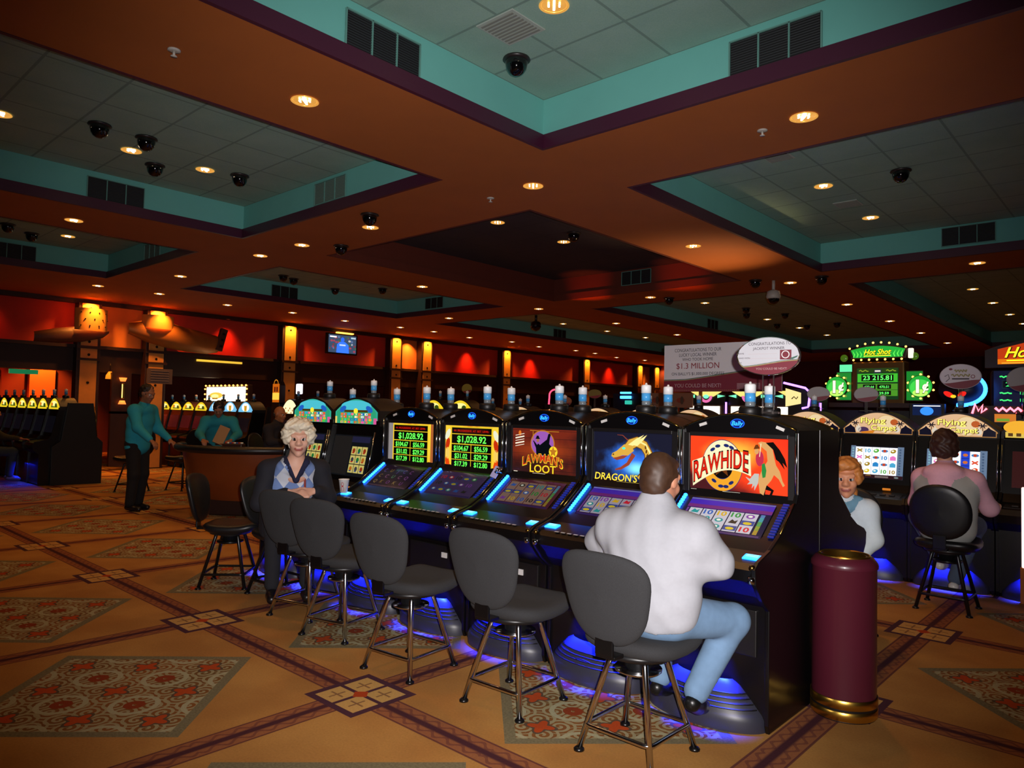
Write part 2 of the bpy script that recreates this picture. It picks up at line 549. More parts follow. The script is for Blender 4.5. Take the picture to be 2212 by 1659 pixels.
# ------------------------------------------------------------------ floor, ceiling, walls
X0, X1, Y0, Y1 = -23.5, 7.0, -5.0, 28.9
b = MB(); b.add([(X0, Y0, 0), (X1, Y0, 0), (X1, Y1, 0), (X0, Y1, 0)], [(0, 1, 2, 3)], M_floor)
b.box(((X0 + X1) / 2, (Y0 + Y1) / 2, -.06), (X1 - X0, Y1 - Y0, .1), M_bounce)
struct(b.build('floor'))
ZS, ZC, ZT = 3.70, 4.13, 3.82
cxs = [(-14.10, -10.45), (-9.13, -5.19), (-3.93, .06), (1.32, 5.3)]
cys = [(-.65, 4.63), (5.92, 11.2), (12.45, 25.2)]
b = MB()
gx = sorted([X0, X1] + [q for c in cxs for q in c]); gy = sorted([Y0, Y1] + [q for c in cys for q in c])
for i in range(len(gx) - 1):
    for j in range(len(gy) - 1):
        if any(abs(gx[i] - c[0]) < .01 for c in cxs) and any(abs(gy[j] - c[0]) < .01 for c in cys): continue
        b.add([(gx[i], gy[j], ZS), (gx[i], gy[j + 1], ZS), (gx[i + 1], gy[j + 1], ZS), (gx[i + 1], gy[j], ZS)], [(0, 1, 2, 3)], M_sof)
for i, (a, c) in enumerate(cxs):
    for j, (d, e) in enumerate(cys):
        dark = (i, j) == (1, 1)
        mw, mt = (M_dkred, M_tiled) if dark else (M_teal, M_tile)  # central recess gets darker wall and tile colours than the others
        for p, q in (((a, d), (c, d)), ((c, d), (c, e)), ((c, e), (a, e)), ((a, e), (a, d))):
            b.add([(p[0], p[1], ZS), (q[0], q[1], ZS), (q[0], q[1], ZC), (p[0], p[1], ZC)], [(3, 2, 1, 0)], mw)
        b.add([(a, d, ZC), (a, e, ZC), (c, e, ZC), (c, d, ZC)], [(0, 1, 2, 3)], mt)
struct(b.build('ceiling'))
b = MB(); b.box(((X0 + X1) / 2, (Y0 + Y1) / 2, 4.45), (X1 - X0, Y1 - Y0, .1), M_bounce); struct(b.build('ceiling_deck'))
k = 0
for i, (a, c) in enumerate(cxs):
    for j, (d, e) in enumerate(cys):
        k += 1; b = MB(); t = .035; mt = M_dkred if (i, j) == (1, 1) else M_trim
        for (x0, x1, y0, y1) in ((a, c, d, d + t), (a, c, e - t, e), (a, a + t, d + t, e - t), (c - t, c, d + t, e - t)):
            b.box(((x0 + x1) / 2, (y0 + y1) / 2, (ZS + ZT) / 2 - .004), (x1 - x0, y1 - y0, ZT - ZS), mt)
        struct(b.build('trim_%d' % k))
def wall(name, x0, x1, y0, y1, z0, z1, mt):
    b = MB(); b.box(((x0 + x1) / 2, (y0 + y1) / 2, (z0 + z1) / 2), (x1 - x0, y1 - y0, z1 - z0), mt); return struct(b.build(name))
wall('wall_back', X0, X1, Y1, Y1 + .1, 0, 4.4, M_maroon)
wall('wall_right', X1, X1 + .1, Y0, Y1, 0, 4.4, M_maroon)
wall('wall_front', X0, X1, Y0 - .1, Y0, 0, 4.4, M_maroon)
wall('wall_left', X0 - .1, X0, Y0, Y1, 0, 4.4, M_dkred)

# upper wall over the openings on the left: red panels between timber posts, dark rail below
b = MB()
b.box((-17.65, (Y0 + Y1) / 2, 2.92), (.3, Y1 - Y0, 1.50), M_wallred)
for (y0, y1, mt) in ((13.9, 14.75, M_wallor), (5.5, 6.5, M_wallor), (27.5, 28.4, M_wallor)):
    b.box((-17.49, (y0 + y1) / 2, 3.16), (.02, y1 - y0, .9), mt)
struct(b.build('wall_upper'))
b = MB()
b.box((-17.66, (Y0 + Y1) / 2, 2.40), (.42, Y1 - Y0, .5), M_dkwood)
b.box((-17.60, (Y0 + Y1) / 2, 2.68), (.50, Y1 - Y0, .07), M_dkwood)
b.box((-17.58, (Y0 + Y1) / 2, 3.65), (.46, Y1 - Y0, .09), M_dkwood)
struct(b.build('trim_rail'))
PY = [1.6, 5.35, 6.75, 10.15, 13.7, 14.92, 18.6, 23.3, 27.2, 28.6]
for n, y in enumerate(PY):
    b = MB()
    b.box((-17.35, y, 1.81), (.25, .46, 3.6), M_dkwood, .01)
    lab = 'dark timber column with lit amber face, %s from the left on the red wall' % nth(n - 1) if n else 'dark timber column at the far left end of the red wall'
    o = thing('timber_column', lab, 'column', group='timber columns along the red upper wall'); o['kind'] = 'thing'
    b.build('post', o)
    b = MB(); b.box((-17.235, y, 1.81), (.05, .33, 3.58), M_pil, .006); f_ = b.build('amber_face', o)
    for z in (2.78, 3.5, 2.5, 1.9, 1.2): b = MB(); b.ball((-17.21, y, z), (.012, .03, .03), M_stud, 10, 6); b.build('stud', f_)
    for z, h_ in ((2.66, .06), (2.40, .05)): b = MB(); b.box((-17.22, y, z), (.07, .48, h_), M_dkwood); b.build('band', o)
    if n: lamp('column_spot', 'SPOT', (-17.07, y, 3.69), 85, 'FFA040', None, .02, 128, .8, aim=(-.02, 0, -1))
for y, e in ((8.5, 90), (16.9, 105), (20.15, 105), (25.2, 85), (3.6, 14)):
    lamp('wall_spot', 'SPOT', (-17.29, y, 3.64), e, 'FF6030', None, .10, 78, 1., aim=(-.08, 0, -1))

lamp('wall_spot', 'SPOT', (-17.25, 14.31, 3.64), 70, 'FFA048', None, .02, 110, .8, aim=(-.1, 0, -1))
# lit rooms seen through the openings at the far left
b = MB(); b.box((-23.38, 6.1, 1.25), (.2, .62, 2.5), M_wallor)
tag(b.build('wall_panel'), 'broad orange lit wall panel glimpsed above the far left machine row', 'panel')
b = MB(); b.box((-23.38, 4.95, 1.25), (.2, .22, 2.5), M_wallor)
tag(b.build('wall_panel'), 'narrow orange lit wall panel at the left photo edge', 'panel')
b = MB(); b.box((-22.5, 5.45, 2.25), (.1, .65, .12), mat('green_sign', '2A9060', .6, emit='1E8A54', es=.35))
tag(b.build('ceiling_light_strip'), 'dim green light strip above the far left machine bank', 'light')
lamp('back_room_spot', 'SPOT', (-22.6, 6.0, 3.2), 300, 'FF8030', None, .05, 80, .6, aim=(-.35, .05, -1))
lamp('back_room_spot', 'SPOT', (-22.6, 4.7, 3.2), 150, 'FF5020', None, .05, 80, .6, aim=(-.35, 0, -1))
# ------------------------------------------------------------------ ceiling fittings
M_white = mat('white_paint', 'B8B4AC', .5)
M_gold = mat('gold_reflector', 'D8A850', .25, metal=1., emit='E0A048', es=.55)
M_bulb = mat('lamp_bulb', 'FFFFFF', .4, emit='FFF0D0', es=9.)
M_dome = mat('smoked_dome', '08080A', .08, coat=.5)
M_ring = mat('dome_ring', '221C1C', .4)
M_grille = mat('grille_dark', '0C0D10', .7)
M_grille2 = mat('grille_slat', '20262A', .6)

def downlight_proto():
    t = thing('recessed_downlight', None, 'downlight')
    b = MB(); b.lathe([(.098, -.004), (.1, -.008), (.09, -.010), (.083, -.004), (.083, 0)], M_gold, 24, cap0=False, cap1=False); b.build('trim_ring', t)
    b = MB(); b.lathe([(.083, -.003), (.072, -.001), (.0, 0.)], M_gold, 24, cap0=False); b.build('reflector', t)
    b = MB(); b.box((0, 0, -.008), (.014, .10, .010), M_bulb, .003); b.box((.035, 0, -.007), (.012, .03, .006), M_bulb, .002); b.box((-.035, 0, -.007), (.012, .03, .006), M_bulb, .002)
    b.build('bulb', t)
    return t
DLE = 23.0
dl0 = None
def downlight(x, y, z, label, group, e=DLE, rz=.7):
    global dl0
    if dl0 is None:
        dl0 = downlight_proto(); o = dl0; o.location = (x, y, z); o.rotation_euler = (0, 0, rz)
        tag(o, label, 'downlight', group)
    else: o = dup(dl0, (x, y, z), rz, label, group)
    lamp('downlight_lamp', 'SPOT', (x, y, z - .03), e, 'FFB060', None, .06, 120, .8, aim=(0, 0, -1))
    return o
rowsX = {'along the nearest beam running left to right': [(-12.70, 5.33), (-9.94, 5.32), (-8.81, 5.32), (-7.25, 5.31), (-4.62, 5.31), (-1.99, 5.31)],
         'along the beam behind the dark central recess': [(-12.9, 11.83), (-10.06, 11.83), (-7.29, 11.83), (-4.63, 11.82), (-2.0, 11.8)]}
for r, ps in rowsX.items():
    for i, (x, y) in enumerate(ps):
        downlight(x, y, ZS, 'lit round downlight, %s from the left %s' % (nth(i), r), 'downlights ' + r)
rowsY = {'in the beam left of the dark central recess': [(-9.91, 2.85), (-10.0, 8.5), (-10.08, 14.8), (-10.1, 17.8)],
         'in the beam right of the dark central recess': [(-4.63, 2.78), (-4.62, 8.53), (-4.65, 14.7), (-4.68, 17.7), (-4.7, 20.5), (-4.71, 23.5)],
         'along the soffit before the red wall': [(-15.1, 4.8), (-15.1, 5.93), (-15.45, 7.53), (-15.35, 9.08), (-15.6, 10.72), (-15.5, 12.44), (-15.5, 13.65), (-15.8, 15.35), (-15.55, 17.0), (-15.9, 18.75), (-15.7, 20.55), (-15.8, 21.85), (-16.2, 23.85), (-16.0, 25.6)]}
for r, ps in rowsY.items():
    for i, (x, y) in enumerate(ps):
        downlight(x, y, ZS, 'lit round downlight, %s from the camera %s' % (nth(i), r), 'downlights ' + r)
for (x, y, w_) in ((-2.95, 3.56, 'nearest teal recess, at the top edge of the photo'), (-8.05, 2.82, 'left teal recess, nearer of the two beside the black domes'), (-8.04, 3.6, 'left teal recess, farther of the two beside the black domes'),
                   (-7.99, 1.65, 'left teal recess, cut by the left edge of the photo'), (-13.05, 3.68, 'small teal recess at the far left'), (-6.98, 7.28, 'dark central recess, the nearer and brighter one'), (-6.96, 8.75, 'dark central recess, the farther and smaller one'),
                   (-2.92, 8.4, 'right teal recess, nearer of two'), (-2.91, 10.11, 'right teal recess, farther of two')):
    downlight(x, y, ZC, 'lit downlight in the ' + w_, 'downlights inside the ceiling recesses', e=DLE * .6)
for nm, xx, ys in (('far left', -13.42, (16.92, 19.2, 21.5)), ('far middle', -8.1, (15.55, 19.1, 21.4, 23.7)), ('far right', -2.93, (16.83, 19.03, 21.3, 23.46))):
    for i, y in enumerate(ys):
        downlight(xx, y, ZC, 'small lit downlight, %s from the camera in the %s ceiling recess' % (nth(i), nm), 'downlights inside the ceiling recesses', e=DLE * .6)

# smoked camera domes
def dome_proto():
    t = thing('camera_dome', None, 'camera dome')
    b = MB(); b.lathe([(.1, 0), (.105, -.012), (.085, -.022)], M_ring, 24); b.build('mounting_ring', t)
    b = MB(); b.lathe([(.084, -.016), (.084, -.045), (.074, -.085), (.052, -.115), (.024, -.13), (0, -.133)], M_dome, 24, cap0=False); b.build('dome', t)
    return t
dm0 = None
for (x, y, z, w_) in [(-3.62, 3.94, ZC, 'in the nearest teal recess, below a square diffuser'), (-7.54, 2.35, ZC, 'in the left teal recess, nearest the left edge'), (-7.55, 2.78, ZC, 'in the left teal recess, just above a lit lamp'), (-8.33, 3.17, ZC, 'in the left teal recess, between the two lamps'),
                   (-7.92, 3.95, ZC, 'in the left teal recess, nearest its far corner'), (-12.92, 2.84, ZC, 'in the small far left recess, by the photo edge'), (-13.32, 3.25, ZC, 'in the small far left recess, next to the lamp'),
                   (-13.28, 7.62, ZC, 'upper of the pair in the recess before the red wall'), (-13.44, 7.95, ZC, 'lower of the pair in the recess before the red wall'), (-13.8, 9.2, ZC, 'alone in the middle of the recess before the red wall'), (-12.87, 9.8, ZC, 'right end of the recess before the red wall'),
                   (-6.5, 8.41, ZC, 'in the dark central recess'), (-2.11, 8.37, ZC, 'in the right teal recess'),
                   (-7.68, 16.85, ZC, 'first along the far middle recess'), (-8.09, 17.78, ZC, 'second along the far middle recess'), (-7.3, 18.3, ZC, 'third along the far middle recess'), (-8.3, 20.25, ZC, 'fourth along the far middle recess'), (-7.7, 20.9, ZC, 'fifth along the far middle recess'), (-6.86, 20.85, ZC, 'at the right of the far middle recess'),
                   (-6.78, 4.95, ZS, 'on the brown beam beside the left teal recess'), (-8.41, 5.68, ZS, 'on the brown beam, left of the dark recess'), (-4.05, 11.59, ZS, 'on the beam at the right recess corner'), (-7.05, 12.1, ZS, 'small, on the beam behind the dark recess'), (-5.0, 11.3, ZS, 'at the beam crossing with a white camera hanging below')]:
    lab = 'black smoked camera dome ' + w_
    if dm0 is None: dm0 = dome_proto(); dm0.location = (x, y, z); tag(dm0, lab, 'camera dome', 'ceiling camera domes')
    else: dup(dm0, (x, y, z), None, lab, 'ceiling camera domes')
t = thing('hanging_camera', 'white dome camera hanging on a stem at the beam crossing above the white banner', 'camera', (-4.78, 11.5, ZS))
b = MB(); b.tube([(0, 0, 0), (0, 0, -.16)], .025, M_white); b.build('stem', t)
b = MB(); b.lathe([(.03, -.15), (.10, -.18), (.115, -.27), (.10, -.30)], M_white, 24); b.build('housing', t)
b = MB(); b.lathe([(.095, -.295), (.085, -.34), (.05, -.375), (0, -.385)], M_dome, 24, cap0=False); b.build('dome', t)
t = thing('hanging_camera', 'dark camera hanging from the soffit before the far middle recess', 'camera', (-10.79, 12.6, ZS))
b = MB(); b.tube([(0, 0, 0), (0, 0, -.14)], .03, M_ring); b.build('stem', t)
b = MB(); b.lathe([(.04, -.13), (.11, -.17), (.12, -.27), (.08, -.34), (0, -.37)], M_dome, 20); b.build('dome', t)

# air grilles on the recess walls (three panes each)
def grille_mb(pale=False):
    fr = M_teal; t = MB(); W, Hh = .62, .25
    ma, mb_ = (mat('grille_pale', '5A7068', .6), mat('grille_pale_slat', '6E857C', .6)) if pale else (M_grille, M_grille2)
    t.box((0, .004, 0), (W, .006, Hh), ma)
    return t, ma, mb_, W, Hh
def grille(loc, rz, label, pale=False):
    g = thing('air_grille', label, 'air grille', loc, rz, 'air grilles on the recess walls')
    t, ma, ms, W, Hh = grille_mb(pale); t.build('backing', g)
    b = MB()
    for i in range(14): b.box((0, -.003, -Hh / 2 + .012 + i * (Hh - .02) / 13.5), (W - .02, .004, .006), ms, rot=Matrix.Rotation(.5, 4, 'X'))
    b.build('slats', g)
    b = MB(); fm = mat('grille_frame', '62958C', .6)
    for x in (-W / 2, -W / 6, W / 6, W / 2): b.box((x, -.004, 0), (.010, .012, Hh), fm)
    for z in (-Hh / 2, Hh / 2): b.box((0, -.004, z), (W, .012, .010), fm)
    b.build('frame', g)
zg = 3.935
grille((-3.93 + .012, 2.94, zg), PI / 2, 'louvred air grille at upper left in the nearest teal recess')
grille((-1.93, 4.615, zg), 0, 'louvred air grille at upper right in the nearest teal recess')
grille((-9.118, 3.05, zg), PI / 2, 'dark air grille on the long wall of the left teal recess')
grille((-7.09, 4.615, zg + .02), 0, 'pale air grille near the right tip of the left teal recess', True)
grille((-2.0, 11.185, 3.98), 0, 'dark air grille in the right teal recess')
grille((-14.088, 3.2, zg), PI / 2, 'dark air grille at the left photo edge in the small far left recess')
grille((-14.088, 8.13, zg), PI / 2, 'dark air grille on the left of the recess before the red wall')
grille((-12.72, 11.185, 3.97), 0, 'dark air grille on the right of the recess before the red wall')
grille((-7.2, 11.185, 3.97), 0, 'dark air grille in the dark central recess')
grille((-14.088, 17.6, zg), PI / 2, 'small dark air grille in the far left recess')
grille((-9.118, 17.95, zg), PI / 2, 'small dark air grille in the far middle recess')
grille((-12.1, 4.615, zg), 0, 'faint air grille on the end wall of the small far left recess', True)
M_diff = mat('diffuser', '7C8078', .7); M_diff2 = mat('diffuser_pale', 'A2AEA6', .6)
for (x, y, s, lab) in ((-3.35, 3.58, .34, 'square ceiling diffuser in the nearest teal recess'), (-2.94, 7.16, .26, 'small square ceiling diffuser at the near edge of the right teal recess'), (-2.93, 9.29, .28, 'square ceiling diffuser between lamps in the right teal recess')):
    g = thing('ceiling_diffuser', lab, 'diffuser', (x, y, ZC))
    b = MB(); b.box((0, 0, -.006), (s, s, .01), M_diff2, .003); b.build('frame', g)
    b = MB()
    for i in range(9): b.box((0, -s * .4 + i * s * .1, -.013), (s * .86, s * .05, .006), M_diff)
    b.build('slats', g)
for (x, y, lab) in ((-4.61, 1.84, 'small white sprinkler head on the beam at upper left'), (-2.33, 5.37, 'small white sprinkler head on the beam at upper right'), (-5.24, 5.35, 'small white sprinkler head near the beam crossing')):
    g = thing('ceiling_sprinkler', lab, 'sprinkler', (x, y, ZS))
    b = MB(); b.lathe([(.04, 0), (.038, -.008), (.016, -.01)], M_white, 16); b.build('rosette', g)
    b = MB(); b.tube([(0, 0, -.008), (0, 0, -.04)], .008, M_white); b.lathe([(.02, -.04), (.02, -.044)], M_white, 12); b.build('head', g)
# ------------------------------------------------------------------ slot machines
M_blk = mat('cabinet_black', '0A0809', .3)
M_blk2 = mat('cabinet_satin', '100D0D', .45)
M_brn = mat('cabinet_top', '1E1611', .5)
M_chrome = mat('chrome', 'D8D8DC', .1, metal=1.)
M_gl = mat('screen_glass', '020203', .12)
M_led = mat('blue_led', '0A1440', .3, emit='1E6CFF', es=4.5, sample=True)
M_led2 = mat('blue_led_dim', '060A24', .35, emit='1430B0', es=.35)
M_btn = mat('blue_button', '0A1440', .3, emit='2080FF', es=2.6)
M_btn2 = mat('blue_button_text', '0A1440', .3, emit='90D0FF', es=1.6)
M_blueshell = mat('kick_shell', '30303C', .4)
M_wlab = mat('white_label', 'D0CCC8', .5)
M_candw = mat('candle_white', 'F0F0F2', .45)
M_candb = mat('candle_blue', '4AA6EA', .3)
M_candc = mat('candle_clear', '8A9298', .12, metal=.3)
M_gold2 = mat('brass_trim', '8A6A30', .25, metal=1.)

def arch(x, w=.335, z0=1.42, h=.075): return z0 + h * (1 - (x / w) ** 2)

def candle(par, x, y, z, blue=True, s=1.):
    c = MB()
    c.lathe([(.062 * s, 0), (.062 * s, .05 * s), (.055 * s, .06 * s), (.03 * s, .062 * s)], M_blk2, 20, (x, y, z))
    o = c.build('signal_light', par)
    c = MB(); c.lathe([(.027 * s, .06 * s), (.027 * s, .088 * s)], M_candc, 16, (x, y, z)); c.build('clear_collar', o)
    c = MB(); c.lathe([(.029 * s, .088 * s), (.029 * s, .135 * s)], M_candb, 16, (x, y, z)); c.build('blue_lens', o)
    c = MB(); c.lathe([(.031 * s, .136 * s), (.031 * s, .18 * s), (.027 * s, .186 * s), (.008 * s, .188 * s), (.006 * s, .198 * s), (0, .2 * s)], M_candw, 16, (x, y, z)); c.build('white_cap', o)

def slant_proto(name, label, group):
    t = thing(name, label, 'slot machine', group=group)
    b = MB()
    prof = [(0, 0), (-.60, 0), (-.63, .03), (-.63, .58), (-.70, .64), (-.775, .72), (-.785, .775), (-.75, .80), (-.62, .835), (-.50, .895), (-.31, 1.035), (-.285, 1.08), (-.285, 1.40), (0, 1.40)]
    b.prism(prof, 'x', -.318, .318, M_blk)
    ar = [(-.322, 1.30)] + [(x, arch(x, .322, 1.41, .078)) for x in [-.322 + .644 * i / 16 for i in range(17)]] + [(.322, 1.30)]
    b.prism(ar, 'y', -.285, -.004, M_blk)
    b.build('cabinet', t)
    for sx in (-1, 1):
        b = MB()
        ch = [(0, 0), (-.63, 0), (-.645, .04), (-.645, .57), (-.72, .63), (-.795, .715), (-.805, .785), (-.76, .815), (-.63, .852), (-.51, .912), (-.325, 1.045), (-.30, 1.09), (-.30, 1.40), (-.28, 1.415), (0, 1.415)]
        b.prism(ch, 'x', sx * .334, sx * .312, M_blk, bev=.004)
        o = b.build('side_panel', t)
        b = MB(); b.tube([(sx * .325, -.304, 1.09), (sx * .325, -.304, 1.25), (sx * .325, -.304, 1.40)], .007, M_chrome, 8)
        b.tube([(sx * .329, -.330, 1.048), (sx * .329, -.515, .915)], .004, M_gold2, 8)
        b.build('chrome_edge', o)
        b = MB(); b.lathe([(.018, .06), (.018, .09)], M_chrome, 12, (sx * .312, -.795, .66)); b.ball((sx * .312, -.79, .79), .016, M_gold2, 10, 6); b.build('corner_stud', o)
    # arch rim with coloured glints and two white stickers
    b = MB()
    pts = [(x, -.292, arch(x, .322, 1.413, .078)) for x in [-.318 + .636 * i / 20 for i in range(21)]]
    b.tube(pts, .006, M_gold2, 8); b.build('arch_rim', t)
    for x in (-.20, .235): b = MB(); b.box((x, -.290, arch(x, .322, 1.385, .078)), (.045, .004, .016), M_wlab, rot=Matrix.Rotation(.45 * x / .3, 4, 'Y')); b.build('number_sticker', t)
    b = MB(); P = Panel(b, (0, -.2865, 1.442), (1, 0, 0), (0, 0, 1))
    g1 = glow('1660FF', 1.6); P.ring(0, 0, .036, .040, g1, 1, 28, asp=.62); P.ell(0, 0, .036, .022, mat('badge_blue', '040A28', .3, emit='06208C', es=.5), 1)
    P.text('Bally', 0, -.011, .034, glow('30A0FF', 2.2), 2, shear=.25, off=.01)
    b.build('maker_badge', t)
    # bezel round the top screen
    b = MB()
    for (x0, x1, z0, z1) in ((-.318, -.278, 1.035, 1.385), (.278, .318, 1.035, 1.385), (-.278, .278, 1.367, 1.39), (-.278, .278, 1.03, 1.053)):
        b.box(((x0 + x1) / 2, -.291, (z0 + z1) / 2), (x1 - x0, .012, z1 - z0), M_blk2, .003)
    b.build('bezel', t)
    # sloped touch-screen deck
    sl = Vector((0, .19, .14)).normalized(); nn = Vector((0, -.14, .19)).normalized()
    for sx in (-1, 1):
        b = MB()
        for i in range(13):
            p = Vector((sx * .283, -.512, .891)) + sl * (.235 * i / 12) + nn * .006
            if sx < 0: b.ball(p, (.012, .012, .010), M_led, 10, 6)
            else: b.box(p, (.03, .010, .006), M_led2, rot=Matrix.Rotation(math.atan2(.14, .19), 4, 'X'))
        b.build('light_strip', t)
    for x in (-.27, .27):
        b = MB(); P = Panel(b, (x, -.69, .826), (1, 0, 0), (0, .95, .28))
        b.M = Matrix.Identity(4)
        b.box((x, -.69, .815), (.086, .05, .018), M_btn, .004, rot=Matrix.Rotation(.28, 4, 'X'))
        for i in range(3): P.rect(-.03, -.012 + i * .01, .03, -.008 + i * .01, M_btn2, 2)
        b.build('lit_button', t)
    b = MB(); P = Panel(b, (0, -.755, .802), (1, 0, 0), (0, .97, .22), .002)
    for i in range(9): P.rect(-.2 + i * .045, -.008, -.17 + i * .045, .004, M_wlab, 1)
    b.box((0, -.70, .806), (.40, .05, .01), M_blk2, .004, rot=Matrix.Rotation(.25, 4, 'X'))
    b.build('button_row', t)
    b = MB(); b.box((.02, -.635, .45), (.5, .014, .22), M_blk2, .004); b.box((.13, -.645, .5), (.05, .008, .035), M_wlab); b.build('belly_door', t)
    # bulging kick shell, washed by a blue lamp under the belly
    b = MB()
    pr = [(1.0, 0.0), (1.0, .05), (.96, .075), (.80, .13), (.62, .19), (.5, .21)]
    b.lathe(pr, M_blueshell, 28, (0, -.60, 0), .315, .17, a0=PI, a1=2 * PI, cap0=False, cap1=False)
    for i, r_ in enumerate((.9, .84, .78, .72)):
        zz = .075 + (.96 - r_) / (.96 - .62) * .115 + .003
        b.tube([(.315 * r_ * math.cos(a), -.60 + .17 * r_ * math.sin(a), zz) for a in [PI * 1.08 + PI * .84 * q / 16 for q in range(17)]], .0035, M_blk2, 6)
    o = b.build('kick_shell', t)
    b = MB(); b.tube([(.05 * math.cos(a), -.735 + .014 * math.sin(a), .118 - .012 * math.sin(a)) for a in [2 * PI * q / 20 for q in range(20)]], .003, M_blk2, 6, True); b.build('oval_emblem', o)
    lamp('kick_lamp', 'AREA', (0, -.655, .34), 11, '1020FF', t, .30, aim=(0, -.10, -1), sy=.03).data.spread = R(58)
    candle(t, 0, -.13, 1.475)
    return t

# drawing surfaces on a slant machine
def top_panel(): 
    b = MB(); return b, Panel(b, (0, -.2875, 1.21), (1, 0, 0), (0, 0, 1))
def touch_panel():
    b = MB(); return b, Panel(b, (0, -.430, .9535), (1, 0, 0), (0, .19, .14))
TW, TH = .235, .125

def grad_screen(name, fn, rough=.2, es=1.):
    m = bpy.data.materials.new(name); m.use_nodes = True
    S.nt = m.node_tree; bs = S.nt.nodes['Principled BSDF']
    bs.inputs['Base Color'].default_value = (.01, .01, .01, 1); bs.inputs['Roughness'].default_value = rough
    tc = S.nt.nodes.new('ShaderNodeTexCoord'); sp = S.nt.nodes.new('ShaderNodeSeparateXYZ')
    S.nt.links.new(tc.outputs['Object'], sp.inputs[0])
    c = fn(S(sp.outputs[0]), S(sp.outputs[1]), S(sp.outputs[2]), tc.outputs['Object'])
    S.nt.links.new(c, bs.inputs['Emission Color']); bs.inputs['Emission Strength'].default_value = es
    m.cycles.emission_sampling = 'AUTO'
    return m
SW, SH = .276, .156

